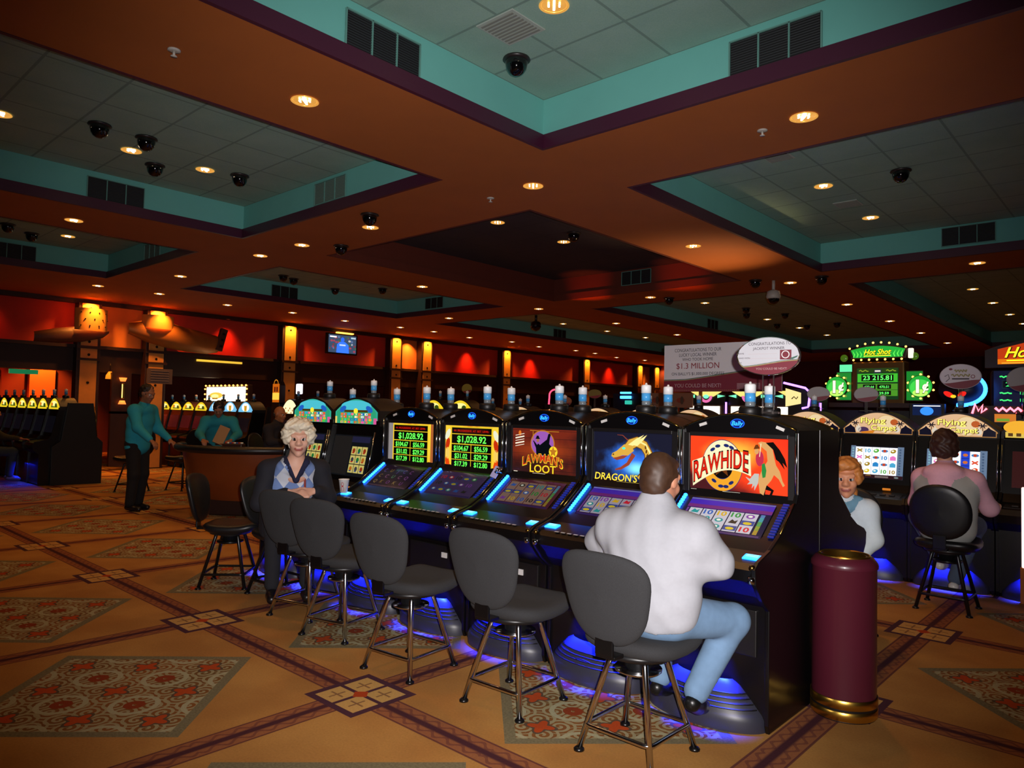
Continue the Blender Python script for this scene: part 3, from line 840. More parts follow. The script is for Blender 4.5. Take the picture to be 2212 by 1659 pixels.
def scr_rodeo(t):
    def fn(x, y, z, pos):
        u = x / SW; v = (z - 1.21) / SH
        n = noise(pos, 9, 3)
        d = ((u + .05) * (u + .05) + (v - .45) * (v - .45) * 1.6).sqrt() + (n - .5) * .3
        c = mixc(d.sm(.15, .8), 'F8A030', 'E03408')
        e = (v * -1 - .25 - u * .55 + (n - .5) * .4)
        c = mixc(e.sm(.0, .75), c, '3A0408')
        return mixc(((u - .75) * .8 + v * .3 + (n - .5) * .3).sm(0, .6) * .6, c, 'C01404')
    b, P = top_panel(); P.rect(-SW, -SH, SW, SH, grad_screen('rodeo_screen', fn, es=.95), 0)
    cr, nv, gd, rd, br, bk = glow('F6E6B8', .95), glow('20307C', .6), glow('EBA228', .9), glow('D8200C', .9), glow('7A3C10', .7), glow('140806', .3)
    wh, pk, gn, sk, gr = glow('FFF6E0', 1.), glow('C83050', .8), glow('2C9040', .8), glow('D8A060', .9), glow('C8C8C0', .8)
    cx, cy = -.085, .0
    P.ell(cx, cy, .118, .142, nv, 1, 36); P.ring(cx, cy, .062, .115, cr, 2, 40, 0, 180, asp=1.2); P.ring(cx, cy, .062, .115, gd, 2, 40, 180, 360, asp=1.2)
    P.ell(cx, cy, .060, .072, nv, 3, 30); P.ell(cx, cy - .02, .058, .05, bk, 4, 24, 180, 360)
    star = []
    for i in range(10):
        r_ = .062 if i % 2 == 0 else .026; a = PI / 2 + i * PI / 5
        star.append((cx + r_ * math.cos(a), cy + r_ * 1.1 * math.sin(a)))
    P.poly(star, br, 5)
    for (u, v, q) in ((-.14, .085, 30), (-.11, .105, 10), (-.06, .11, -10), (-.03, .10, -25), (-.13, -.085, -30), (-.09, -.112, 0), (-.06, -.112, 0), (-.03, -.09, 30)):
        P.ell(u, v, .016, .009, nv, 6, 12, rot=q)
    # banner: letters on a rising arc
    word = 'RAWHIDE'; n = len(word)
    top = []; bot = []
    for i in range(15):
        q = i / 14; u = -.262 + q * .338; v = -.055 + .075 * math.sin(q * 2.3); hh = .058 - .012 * math.sin(q * PI)
        top.append((u, v + hh + .012)); bot.append((u + .006, v - hh * 1.25 + .005 + .02 * q))
    P.poly(top + bot[::-1], cr, 7)
    def bend(a, c):
        q = (a + .262) / .338; v = -.055 + .075 * math.sin(q * 2.3); hh = .058 - .012 * math.sin(q * PI)
        return a, v - hh * 1.12 + .012 + .02 * q + c * (hh * 2.06) 
    P.bend = bend
    vs, fs = text2d(word, .035, 0, 1.05)
    x0 = min(v[0] for v in vs); x1 = max(v[0] for v in vs); y1 = max(v[1] for v in vs)
    b.add([P.P(-.254 + (x - x0) / (x1 - x0) * .322, y / y1, 8) for x, y in vs], fs, bk)
    vs, fs = text2d(word, .012, 0, 1.05)
    b.add([P.P(-.252 + (x - x0) / (x1 - x0) * .318, y / y1 * .95 + .02, 9) for x, y in vs], fs, rd)
    P.bend = None
    # rider on a rearing horse (generic)
    P.poly([(.13, -.13), (.12, -.06), (.14, -.01), (.17, .04), (.165, .09), (.13, .118), (.118, .132), (.135, .14), (.17, .135), (.195, .11), (.205, .06), (.215, .02), (.235, -.01), (.25, -.06), (.262, -.08), (.252, -.088), (.23, -.05), (.205, -.03), (.19, -.06), (.165, -.09), (.15, -.14)], sk, 6)
    P.poly([(.13, -.13), (.14, -.145), (.15, -.15), (.158, -.135), (.15, -.10), (.165, -.085), (.205, -.11), (.19, -.148), (.178, -.146), (.19, -.115), (.16, -.11)], bk, 5)
    P.poly([(.16, .135), (.20, .14), (.235, .10), (.262, .055), (.275, .01), (.25, .035), (.262, .0), (.23, .04), (.215, .05), (.2, .1)], bk, 7)
    P.poly([(.10, -.03), (.075, -.06), (.05, -.05), (.075, -.075), (.06, -.09), (.09, -.085), (.085, -.11), (.10, -.09), (.10, -.12), (.12, -.08), (.125, -.03)], gr, 6)
    P.ell(.128, .05, .022, .04, pk, 7); P.ell(.112, .088, .012, .016, sk, 8, 12); P.poly([(.095, .098), (.13, .103), (.125, .112), (.118, .124), (.106, .122), (.10, .11)], br, 9)
    P.poly([(.14, .02), (.155, .03), (.165, -.01), (.16, -.045), (.145, -.05), (.14, -.02)], gn, 8); P.stroke([(.135, .13), (.128, .06)], .004, cr, 9)
    for (a0, a1, v) in ((-.08, .02, -.143), (.03, .13, -.147), (.14, .21, -.15), (.22, .27, -.151), (-.27, -.235, -.143)): P.rect(a0, v, a1, v + .004, wh, 4)
    b.build('top_screen', t)

def scr_dragon(t):
    def fn(x, y, z, pos):
        u = x / SW; v = (z - 1.21) / SH; n = noise(pos, 11, 5)
        d = ((u + .0) * (u + .0) * 1.2 + (v + .1) * (v + .1)).sqrt() + (n - .5) * 1.1
        c = mixc(d.sm(.05, .95), '2C6CD8', '060820')
        g = ((u - .15) * (u - .15) * 4 + (v + .35) * (v + .35) * 5).sqrt()
        return mixc(1 - g.sm(.0, .8), c, '80E0F8')
    b, P = top_panel(); P.rect(-SW, -SH, SW, SH, grad_screen('dragon_screen', fn, es=.85), 0)
    gd, dk, lt, rd, yl = glow('D8A840', .9), glow('7A4A14', .6), glow('F6E090', 1.), glow('A84830', .7), glow('FFD840', 1.1)
    neck = [(.06, -.12), (.10, -.08), (.125, -.02), (.12, .04), (.09, .085), (.04, .105), (.0, .09), (-.03, .06)]
    P.stroke(neck, [.05, .055, .058, .06, .062, .066, .07, .06], dk, 2); P.stroke(neck, [.036, .04, .044, .048, .052, .056, .06, .05], gd, 3)
    P.stroke([(u + .012, v + .004) for u, v in neck], [.01] * 8, lt, 4)
    for i in range(7):
        a = neck[1 + i // 2 if i < 12 else 1]; P.ell(.137 - i * .006, -.07 + i * .024, .012, .006, dk, 4, 10, rot=20 + i * 12)
    P.poly([(.0, .09), (-.05, .085), (-.10, .045), (-.135, .028), (-.14, .01), (-.12, -.0), (-.085, .01), (-.06, .02), (-.02, .02), (.02, .05)], gd, 5)
    P.poly([(-.13, .0), (-.10, -.012), (-.05, .0), (-.02, .02), (-.06, .018), (-.10, .006)], rd, 6); P.ell(-.05, .062, .012, .007, glow('40E0C0', 1.2), 7, 12); P.ell(-.125, .022, .007, .005, dk, 7, 8)
    for q in (0, 1): P.poly([(-.02 + q * .03, .085), (.04 + q * .03, .125), (.09 + q * .02, .148), (.055 + q * .03, .115), (.015 + q * .03, .08)], lt, 6)
    P.stroke([(.02, .03), (-.02, -.03), (-.07, -.06), (-.11, -.07)], [.03, .022, .016, .008], rd, 5); P.stroke([(-.02, .11), (-.06, .14), (-.10, .142)], [.006, .004, .002], rd, 5)
    P.text("DRAGON'S PEARL", -.262, -.138, .062, glow('5A2404', .5), 7, 'l', .03, .15, fit=.50); P.text("DRAGON'S PEARL", -.26, -.136, .06, yl, 8, 'l', .008, .15, fit=.496)
    P.rect(-.10, -.155, .20, -.140, glow('C8B860', .8), 5); P.rect(-.26, -.150, -.16, -.147, glow('F0F0E0', .8), 5)
    b.build('top_screen', t)

def scr_west(t):
    def fn(x, y, z, pos):
        u = x / SW; v = (z - 1.21) / SH; n = noise(pos, 6, 4)
        c = mixc((n + v * .2).sm(.3, .8), '2A0804', '6A1C08')
        pl = ((v * 3.0 + .2).fr() - .5).abs()
        c = mixc(pl.gt(.47) * .8, c, '140302')
        g = ((v - .1) * (v - .1) * 5 + u * u * .8).sqrt()
        return mixc((1 - g.sm(0, 1.2)) * .35, c, 'D05010')
    b, P = top_panel(); P.rect(-SW, -SH, SW, SH, grad_screen('west_screen', fn, es=.8), 0)
    pu, gd, bk, rd, wh, yl = glow('9858B0', .85), glow('C07820', .8), glow('0C1420', .3), glow('C83018', .9), glow('F4E8D0', .9), glow('E8C828', 1.)
    P.ell(-.01, .06, .104, .09, gd, 1, 36); P.ell(-.01, .06, .096, .083, pu, 2, 36)
    P.poly([(-.06, -.015), (-.065, .03), (-.09, .075), (-.086, .08), (-.055, .05), (-.045, .06), (-.03, .05), (.0, .07), (.03, .09), (.04, .125), (.055, .13), (.062, .12), (.055, .10), (.05, .06), (.075, .04), (.08, .0), (.06, -.02)], bk, 3)
    P.ell(-.048, .082, .012, .014, glow('B07850', .7), 4, 12); P.poly([(-.07, .09), (-.028, .09), (-.036, .10), (-.042, .112), (-.058, .112), (-.062, .10)], bk, 5); P.stroke([(-.09, .08), (-.092, .14)], .006, gd, 4)
    star = [(.085 + (.036 if i % 2 == 0 else .016) * math.cos(PI / 2 + i * PI / 5), .01 + (.036 if i % 2 == 0 else .016) * math.sin(PI / 2 + i * PI / 5)) for i in range(10)]
    P.ell(.085, .01, .036, .036, yl, 4); P.poly(star, gd, 5)
    P.bend = lambda a, c: (a, c - .03 * ((a + .01) / .17) ** 2)
    P.text("LAWMAN'S", -.005, -.066, .085, yl, 6, off=.03, fit=.352); P.text("LAWMAN'S", -.005, -.063, .08, rd, 7, off=.005, fit=.342); P.bend = None
    P.text('LOOT', .0, -.135, .078, glow('5A2404', .5), 6, off=.04, fit=.235); P.text('LOOT', .0, -.132, .072, yl, 7, off=.015, fit=.226)
    for i in range(5): P.stroke([(-.25, .035 + i * .018), (-.17, .05 + i * .018)], .009 if i % 2 else .004, wh, 3)
    P.ell(-.21, .125, .012, .018, glow('E87820', .8), 3, 14)
    for (a0, a1, v) in ((-.09, .02, -.142), (.09, .21, -.146), (-.26, -.225, -.138)): P.rect(a0, v, a1, v + .004, wh, 4)
    P.stroke([(-.12, .145), (.13, .142)], .005, gd, 3)
    b.build('top_screen', t)

def scr_jackpot(t, wide):
    def fn(x, y, z, pos):
        n = noise(pos, 14, 4)
        return mixc((n + (x.abs() / SW) * .3).sm(.35, .75), 'C86808', 'F0C030')
    b, P = top_panel(); P.rect(-SW, -SH, SW, SH, grad_screen('flame_screen', fn, es=.75), 0)
    bk, yl, gn, rd, dr = glow('050804', .1), glow('D8B820', .9), glow('60FF50', 1.25), glow('D81808', .8), glow('400804', .5)
    if not wide: P.rect(-SW, -SH, -.22, SH, glow('B8B0B0', .45), 1); P.rect(.24, -SH, SW, SH, glow('C87038', .6), 1)
    else:
        for sx in (-1, 1):
            for i in range(4): P.ell(sx * .25, -.12 + i * .07, .022, .045, glow(('E84808', 'F8D060', 'C83008', 'F0F0D0')[i], .8), 1, 14, rot=sx * 15 * (i - 1))
    w = .205
    P.rect(-w - .008, -.15, w + .008, .15, yl, 2); P.rect(-w, .098, w, .142, bk, 3); P.ell(0, .12, w - .01, .017, dr, 4, 24)
    P.text('IN  PROGRESSIVE  AT  BET  LEVEL', 0, .113, .019, rd, 5, off=.012, fit=.36)
    P.rect(-w, .025, w, .092, bk, 3); P.text('$1,028.92', .005, .036, .066, gn, 5, off=.02, fit=.30)
    for r_, row in enumerate((('$104.67', '$56.59'), ('$31.02', '$29.29'), ('$17.39', '$12.80'))):
        z = -.033 - r_ * .057
        for c_, s_ in enumerate(row):
            u = -w / 2 + c_ * w
            P.rect(u - w / 2 + (.003 if c_ else 0), z - .001, u + w / 2 - (0 if c_ else .003), z + .051, bk, 3); P.text(s_, u, z + .007, .05, gn, 5, off=.018, fit=.155 if len(s_) > 6 else .135)
    b.build('top_screen', t)

SYM = ['C01830', '208838', 'C8A020', '2858A8', '7A3898', 'C86018', '202020', '1E8888']
def touch_reels(t, name, back, cell, top, colored, dim, seed, letters=False):
    rnd = random.Random(seed)
    b, P = touch_panel()
    bg = mat('touch_' + name, '0A070C', .13, emit=back, es=dim, coat=.5)
    P.rect(-TW, -TH, TW, TH, bg, 0)
    if top:
        P.rect(-TW, TH - .075, TW, TH, glow('4020B8', .9 * dim), 1); P.rect(-TW, TH - .075, TW, TH - .05, glow('7A2880', .8 * dim), 2); P.rect(-TW, TH - .012, TW, TH - .004, glow('8088C0', .5), 2)
    y1 = TH - .08 if top else TH - .03; y0 = -TH + .025; n = 5; W = 2 * TW - .08; cw = W / n; x0 = -TW + .02
    rows = 3
    for i in range(n):
        if cell: P.rect(x0 + i * cw + .003, y0, x0 + (i + 1) * cw - .003, y1, glow(cell, dim), 1)
        for j in range(rows):
            u = x0 + (i + .5) * cw; v = y0 + (j + .5) * (y1 - y0) / rows; c = rnd.choice(SYM); q = rnd.random()
            g = glow(c, dim * 1.2)
            if letters:
                P.text(rnd.choice('JCOQKU') , u, v - .018, .05, glow(rnd.choice(('6858B8', 'B06898', '48A878', 'A88838', '9850A8', 'C0A060')), dim * 1.3), 3, off=.01)
            elif q < .35: P.text('10', u, v - .015, .046, g, 3, off=.03, fit=cw * .66); 
            elif q < .6: P.ell(u, v, cw * .3, .015, g, 3, 16); P.ell(u, v, cw * .16, .008, glow('F0F0E0', dim), 4, 12)
            elif q < .8: P.poly([(u - cw * .3, v - .012), (u - cw * .1, v + .016), (u + cw * .1, v + .004), (u + cw * .3, v + .014), (u + cw * .25, v - .014)], g, 3)
            else: P.rect(u - cw * .45, v - .016, u + cw * .45, v + .018, glow('304890', dim), 2); P.ell(u, v - .002, cw * .3, .01, glow('C8B028', dim * 1.2), 3, 14)
    if colored:
        for i in range(14):
            P.rect(TW - .05, y0 + i * (y1 - y0) / 14, TW - .028, y0 + (i + .8) * (y1 - y0) / 14, glow(('B89830', '98A838', '58A858', '48A8B0', '5888C0')[i * 5 // 14], dim), 2)
            P.rect(-TW + .004, y0 + i * (y1 - y0) / 14, -TW + .016, y0 + (i + .7) * (y1 - y0) / 14, glow('8850B0', dim * .8), 2)
    P.rect(-TW + .01, -TH + .004, TW - .01, -TH + .018, glow('302060', dim), 2)
    b.build('touch_screen', t)

BY = 4.0
GX = [-1.735, -2.405, -3.09, -3.775, -4.46]
t0 = slant_proto('slot_machine', 'black slant-top slot machine with red and orange rodeo screen, nearest end of the row', 'slant-top machines in the near row')
labs = [None, 'black slant-top slot machine with gold dragon on a blue screen', 'black slant-top slot machine with brown western plank screen and purple oval',
        'black slant-top slot machine with green jackpot figures between orange flame borders', 'black slant-top slot machine with green jackpot figures, next to the teal-topped machines']
MS = []
for i, x in enumerate(GX):
    o = t0 if i == 0 else dup(t0, (x, BY, 0), 0, labs[i])
    o.location = (x, BY, 0); MS.append(o)
# the same cabinets backing onto them, facing the far aisle
backlab = ['the rodeo machine', 'the dragon machine', 'the western plank machine', 'the flame-bordered jackpot machine', 'the jackpot machine beside the teal-topped pair']
for i, x in enumerate(GX):
    dup(t0, (x, BY + .004, 0), PI, 'rear black slot machine standing back to back with ' + backlab[i], 'slant-top machines facing the far aisle')
scr_rodeo(MS[0]); scr_dragon(MS[1]); scr_west(MS[2]); scr_jackpot(MS[3], True); scr_jackpot(MS[4], False)
touch_reels(MS[0], 'rodeo', '180C30', 'C8C4D0', True, True, .75, 3)
touch_reels(MS[1], 'dragon', '201038', 'A8A0B0', True, True, .5, 11)
touch_reels(MS[2], 'west', '502030', '9A7868', False, True, .32, 5)
touch_reels(MS[3], 'flame', '48305C', None, False, False, .22, 8)
touch_reels(MS[4], 'letters', '2A1434', None, False, False, .16, 21, True)

# upright cabinets with an arched lit header
def upright_proto(name, label, group, tilt=.05, w=.335, hz=1.335, hh=.225, kick=True, detail=True, sh=.06):
    t = thing(name, label, 'slot machine', group=group)
    b = MB()
    prof = [(0, 0), (-.56, 0), (-.58, .03), (-.58, .56), (-.66, .63), (-.68, .70), (-.66, .745), (-.45, .79), (-.40, .86), (-.30 - tilt * .2, 1.28), (-.30, hz - .01), (-.30, hz + .02), (0, hz + .02)]
    b.prism(prof, 'x', -w + .02, w - .02, M_blk)
    ar = [(-w, hz - .005)] + [(x, hz + sh + (hh - sh) * (1 - (x / w) ** 2)) for x in [-w + 2 * w * i / 18 for i in range(19)]] + [(w, hz - .005)]
    b.prism(ar, 'y', -.30, -.004, M_brn)
    b.build('cabinet', t)
    for sx in (-1, 1):
        b = MB(); ch = [(0, 0), (-.59, 0), (-.6, .04), (-.6, .55), (-.68, .62), (-.70, .71), (-.67, .765), (-.47, .81), (-.42, .87), (-.335, 1.28), (-.32, hz), (-.32, hz + .04), (0, hz + .04)]
        b.prism(ch, 'x', sx * w, sx * (w - .022), M_blk); o = b.build('side_panel', t)
        if detail:
            b = MB(); b.tube([(sx * (w - .008), -.425, .875), (sx * (w - .008), -.34, 1.28)], .006, M_chrome, 8); b.build('chrome_edge', o)
    b = MB(); b.box((0, -.55, .765), (.56, .12, .012), M_blk2, .004, rot=Matrix.Rotation(.2, 4, 'X'))
    if detail:
        for i in range(6): b.box((-.2 + i * .08, -.57, .772), (.05, .03, .012), M_brn, .003)
    b.build('button_deck', t)
    if kick:
        b = MB(); b.lathe([(1, 0), (1, .05), (.8, .12), (.55, .18)], M_blueshell, 20, (0, -.56, 0), .3, .13, a0=PI, a1=2 * PI, cap0=False, cap1=False); b.build('kick_shell', t)
        lamp('kick_lamp', 'AREA', (0, -.61, .34), 10, '1020FF', t, .3, aim=(0, -.10, -1), sy=.03).data.spread = R(58)
    if detail:
        b = MB(); b.box((.12, -.445, .815), (.07, .02, .02), mat('ticket_slot', '402008', .4, emit='E08020', es=.5), .004); b.build('ticket_slot', t)
    candle(t, 0, -.12, hz + hh - .012, s=.9)
    return t
def header(t, fn, w=.305, hz=1.345, hh=.205, y=-.3015, sh=.045):
    b = MB(); P = Panel(b, (0, y, hz), (1, 0, 0), (0, 0, 1))
    top = [(x, sh + (hh - sh - .005) * (1 - (x / w) ** 2)) for x in [w - 2 * w * i / 24 for i in range(25)]]
    fn(P, [(-w, 0), (w, 0)] + top, w, hh); return b.build('lit_header', t)
def slant_scr(tilt=.05):
    b = MB(); v = Vector((0, .10 + tilt * .2 - .02, .42)).normalized()
    return b, Panel(b, (0, -.358, 1.07), (1, 0, 0), v)

# --- pair with teal tropical headers
def hd_teal(P, out, w, h):
    P.poly(out, glow('30A890', .8, True), 0)
    P.poly([(a * .93, c * .95 + .004) for a, c in out], glow('2C9C70', .85), 1); P.ell(0, .15, .22, .05, glow('48B8C8', .9), 2)
    for sx in (-1, 1): P.ell(sx * .19, .125, .05, .025, glow('2060C0', .8), 3, 14, rot=-sx * 20)
    rn = random.Random(4)
    P.rect(-.17, .098, .17, .118, glow('5A4810', .5), 3); P.ell(0, .108, .03, .024, glow('F0D030', 1.1), 4)
    cs = ['E84030', 'F0C020', '40B8E0', 'E87030', '50C040', 'F050A0', 'F4F0D0', '2860C0']
    for r_ in range(4):
        for c_ in range(9):
            u = -.2 + c_ * .05 + rn.uniform(-.006, .006); v = .012 + r_ * .023
            P.rect(u - .019, v - .009, u + .019, v + .010, glow(rn.choice(cs), .85), 4); P.ell(u + rn.uniform(-.01, .01), v, .009, .006, glow(rn.choice(cs), .9), 5, 8)
    P.rect(-w + .004, 0, -w + .03, .06, glow('E0C060', .9), 5); P.rect(w - .05, 0, w - .004, .05, glow('D85898', .8), 5)
tl = upright_proto('slot_machine', 'upright slot machine with teal tropical header, beside the jackpot slant-tops', 'teal-topped upright machines', sh=.125, hh=.235)
header(tl, hd_teal, sh=.10, hh=.215)
b, P = slant_scr()
P.rect(-.27, -.17, .27, .18, mat('dim_screen', '101012', .12, emit='101418', es=.4), 0); P.rect(-.26, -.16, .0, .17, mat('grey_sheen', '2E3032', .5), 1)  # grey left half is a lit reflection painted on the screen
P.rect(.0, .12, .25, .17, glow('282848', .5), 1)
rn = random.Random(9)
for c_ in range(3):
    for r_ in range(3):
        u = .055 + c_ * .075; v = -.105 + r_ * .077
        P.rect(u - .034, v - .035, u + .034, v + .035, glow('D8C870', .62), 2); P.ell(u, v, .02, .02, glow(rn.choice(['207838', 'A03818', '404048', 'C07020']), .6), 3, 12); P.rect(u - .018, v - .024, u + .012, v - .014, glow(rn.choice(['C83020', '30508C']), .5), 4)
b.build('slanted_screen', tl)
tl.location = (-5.205, BY + .02, 0)
tl2 = dup(tl, (-5.885, BY + .02, 0), 0, 'upright slot machine with teal tropical header, directly behind the silver-haired woman')
for i, x in enumerate((-5.205, -5.885)):
    dup(t0, (x, BY + .03, 0), PI, 'rear side black slot machine back to back with the %s teal-topped machine' % ('right' if i == 0 else 'left'), 'slant-top machines facing the far aisle')

# --- second row: desert palace headers
def hd_carpet(P, out, w, h):
    P.poly([(a * 1.045, c * 1.03 - .006) for a, c in out], glow('D89850', .5), 0); P.poly(out, glow('E8BC90', .75, True), 1)
    dk, pu, og, ye = glow('181430', .3), glow('5A3C68', .5), glow('D88020', .8), glow('F8E468', 1.1)
    P.ell(.08, .09, .095, .09, glow('F4D8A8', .75), 2, 24); P.ring(.08, .09, .085, .095, glow('D8B078', .8), 3, 24)
    for sx in (-1, 1):
        P.poly([(sx * w, .0), (sx * w, .045), (sx * .265, .068), (sx * .25, .085), (sx * .235, .066), (sx * .21, .05), (sx * .2, .0)], dk, 4)
        P.ell(sx * .175, .04, .025, .028, glow('E8DCC8', .7), 4); P.poly([(sx * .165, .06), (sx * .175, .09), (sx * .185, .06)], glow('E8DCC8', .7), 4)
        for q in range(6): P.ell(sx * .205 + .02 * math.cos(q * 1.05), .098 + .012 * math.sin(q * 1.05), .018, .005, dk, 5, 8, rot=math.degrees(q * 1.05))
        P.rect(sx * .205 - .003, .05, sx * .205 + .003, .098, dk, 5)
    P.ell(-.13, .03, .05, .03, pu, 4); P.ell(.15, .11, .035, .03, glow('C86028', .7), 4, 12); P.poly([(-.16, .01), (-.02, .03), (-.04, .0), (-.14, -.004)], og, 5)
    for (s_, u, v, z) in (('Flying', -.04, .100, .072), ('Carpet', .055, .030, .072)):
        P.text(s_, u + .002, v - .002, z, glow('6A3808', .5), 6, off=.055, fit=.240); P.text(s_, u, v, z, ye, 7, off=.015, fit=.228)
fc = upright_proto('slot_machine', None, 'desert palace machines in the second row')
header(fc, hd_carpet)
FX = [-1.47 - .675 * k for k in range(9)]
FCS = []
def fc_screen(t, blue):
    rn = random.Random(3 + blue)
    b, P = slant_scr()
    P.rect(-.235, -.165, .245, .15, glow('7890B0', .55), 0); P.rect(-.19, -.13, .19, .14, glow('F0F0F8', 1.0, True), 1); P.rect(-.235, -.165, .245, -.13, glow('381820', .5), 2)
    P.rect(-.19, .14, .19, .15, glow('202030', .3), 2)
    cs = ['50A838', 'E070B8', '48A0C8', 'D8C030', 'D84820', '303848', '2880C0', 'A08020']
    for c_ in range(5):
        u = -.152 + c_ * .076
        P.rect(u + .037, -.13, u + .039, .14, glow('303048', .5), 2)
        bl = blue and c_ == 3
        if bl: P.rect(u - .035, -.13, u + .035, .14, glow('2040C0', .9), 2)
        for r_ in range(4):
            v = -.096 + r_ * .067; q = rn.random(); g = glow(rn.choice(cs), .9)
            if bl: P.ell(u, v, .02, .014, glow('D07030', .8), 3, 12); P.rect(u - .03, v - .033, u + .03, v - .029, glow('101850', .5), 3); continue
            if q < .3: P.ell(u, v, .026, .019, g, 3, 14, rot=20); P.ell(u - .004, v + .003, .012, .008, glow('F8F8E0', .9), 4, 10)
            elif q < .5: P.text('10', u, v - .018, .05, g, 3, off=.03, fit=.05)
            elif q < .7: P.stroke([(u - .024, v - .014), (u + .024, v + .014)], .012, g, 3); P.stroke([(u - .024, v + .014), (u + .024, v - .014)], .012, g, 3)
            elif q < .85: P.ell(u, v, .03, .014, glow('3878B0', .9), 3, 14); P.ell(u, v, .014, .014, glow('C04020', .9), 4, 10)
            else: P.rect(u - .026, v - .022, u + .026, v + .012, g, 3); P.ell(u, v + .012, .018, .01, g, 3, 10)
    P.ell(-.06, -.147, .028, .016, glow('886030', .6), 3, 14, 0, 180); P.ell(.19, -.148, .02, .008, glow('889898', .6), 3); P.ell(-.13, -.148, .018, .007, glow('D8B060', .8), 3)
    for i in range(2): P.rect(.0, -.145 - i * .01, .12, -.142 - i * .01, glow('D8C8C0', .6), 3)
    for i in range(10): P.rect(.205, -.12 + i * .026, .222, -.104 + i * .026, glow('506888', .6), 3); P.rect(-.222, -.12 + i * .026, -.205, -.104 + i * .026, glow('88B8C8', .7), 3)
    b.build('slanted_screen', t)
for k, x in enumerate(FX):
    lab = ('slot machine with tan desert palace header, in front of the person in the pink hoodie' if k == 0 else 'slot machine with tan desert palace header, behind the red-haired woman' if k == 1 else
           'slot machine with desert palace header, %s from the right in the second row' % nth(k))
    o = fc if k == 0 else dup(fc, (x, 8.0, 0), 0, lab)
    o.location = (x, 8.0, 0); o['label'] = lab
    FCS.append(o)
for k, o in enumerate(FCS): fc_screen(o, k == 0)
# next machine to the right, half out of the frame
nx = upright_proto('slot_machine', 'slot machine with yellow and purple header, cut by the right edge of the photo', None)
nx.location = (-.79, 8.0, 0)
def hd_yel(P, out, w, h):
    P.poly(out, glow('504890', .6), 0); P.ell(-.2, .09, .12, .06, glow('E8A828', .9), 1); P.rect(-w, .0, w, .05, glow('E0C050', .8), 1)
    for i in range(10): P.rect(-w + .02 + i * .06, .012, -w + .055 + i * .06, .04, glow('6A4008', .5), 2)
header(nx, hd_yel)
b, P = slant_scr(); P.rect(-.25, -.16, .25, .16, glow('401818', .5), 0); b.build('slanted_screen', nx)
b = MB(); b.box((-.245, -.72, .62), (.04, .02, .66), mat('light_panel', 'FFE8E0', .4, emit='FFD8D0', es=.9), .01); b.box((-.245, -.70, .145), (.06, .04, .29), M_wallor)
tag(b.build('light_column', None, (-.66, 7.98, 0)), 'bright pinkish vertical light strip at the right edge of the photo', 'light strip')
# ------------------------------------------------------------------ swivel stools
M_fab = mat('stool_fabric', '2B2B2D', .95, noise=.25, nscale=220, bump=.3)
M_vin = mat('stool_vinyl', '141416', .4)
M_legk = mat('leg_black', '0C0B0C', .3)
M_cleg = mat('leg_chrome', 'D0D0D4', .17, metal=1.)

def pad(b, outline, half, fn, mt, prof=None):
    """cushion from a closed 2D outline: flat faces, rolled edge, mapped to 3D by fn(a, c, t)"""
    prof = prof or [(0, 1), (.4, 1), (.72, .98), (.88, .86), (.96, .6), (1, .2), (1, -.2), (.96, -.6), (.88, -.86), (.72, -.98), (.4, -1), (0, -1)]
    n = len(outline); ca = sum(p[0] for p in outline) / n; cc = sum(p[1] for p in outline) / n
    vs = []; fs = []
    for s_, t in prof:
        for a, c in outline: vs.append(fn(ca + (a - ca) * max(s_, .001), cc + (c - cc) * max(s_, .001), t * half))
    for j in range(len(prof) - 1):
        for i in range(n):
            q = (i + 1) % n; fs.append((j * n + i, j * n + q, (j + 1) * n + q, (j + 1) * n + i))
    b.add(vs, fs, mt, True)
def sup(ra, rb, ex, n=36, f=None):
    o = []
    for i in range(n):
        t = 2 * PI * i / n; c, s_ = math.cos(t), math.sin(t)
        x = ra * math.copysign(abs(c) ** (2 / ex), c); y = rb * math.copysign(abs(s_) ** (2 / ex), s_)
        o.append(f(x, y) if f else (x, y))
    return o
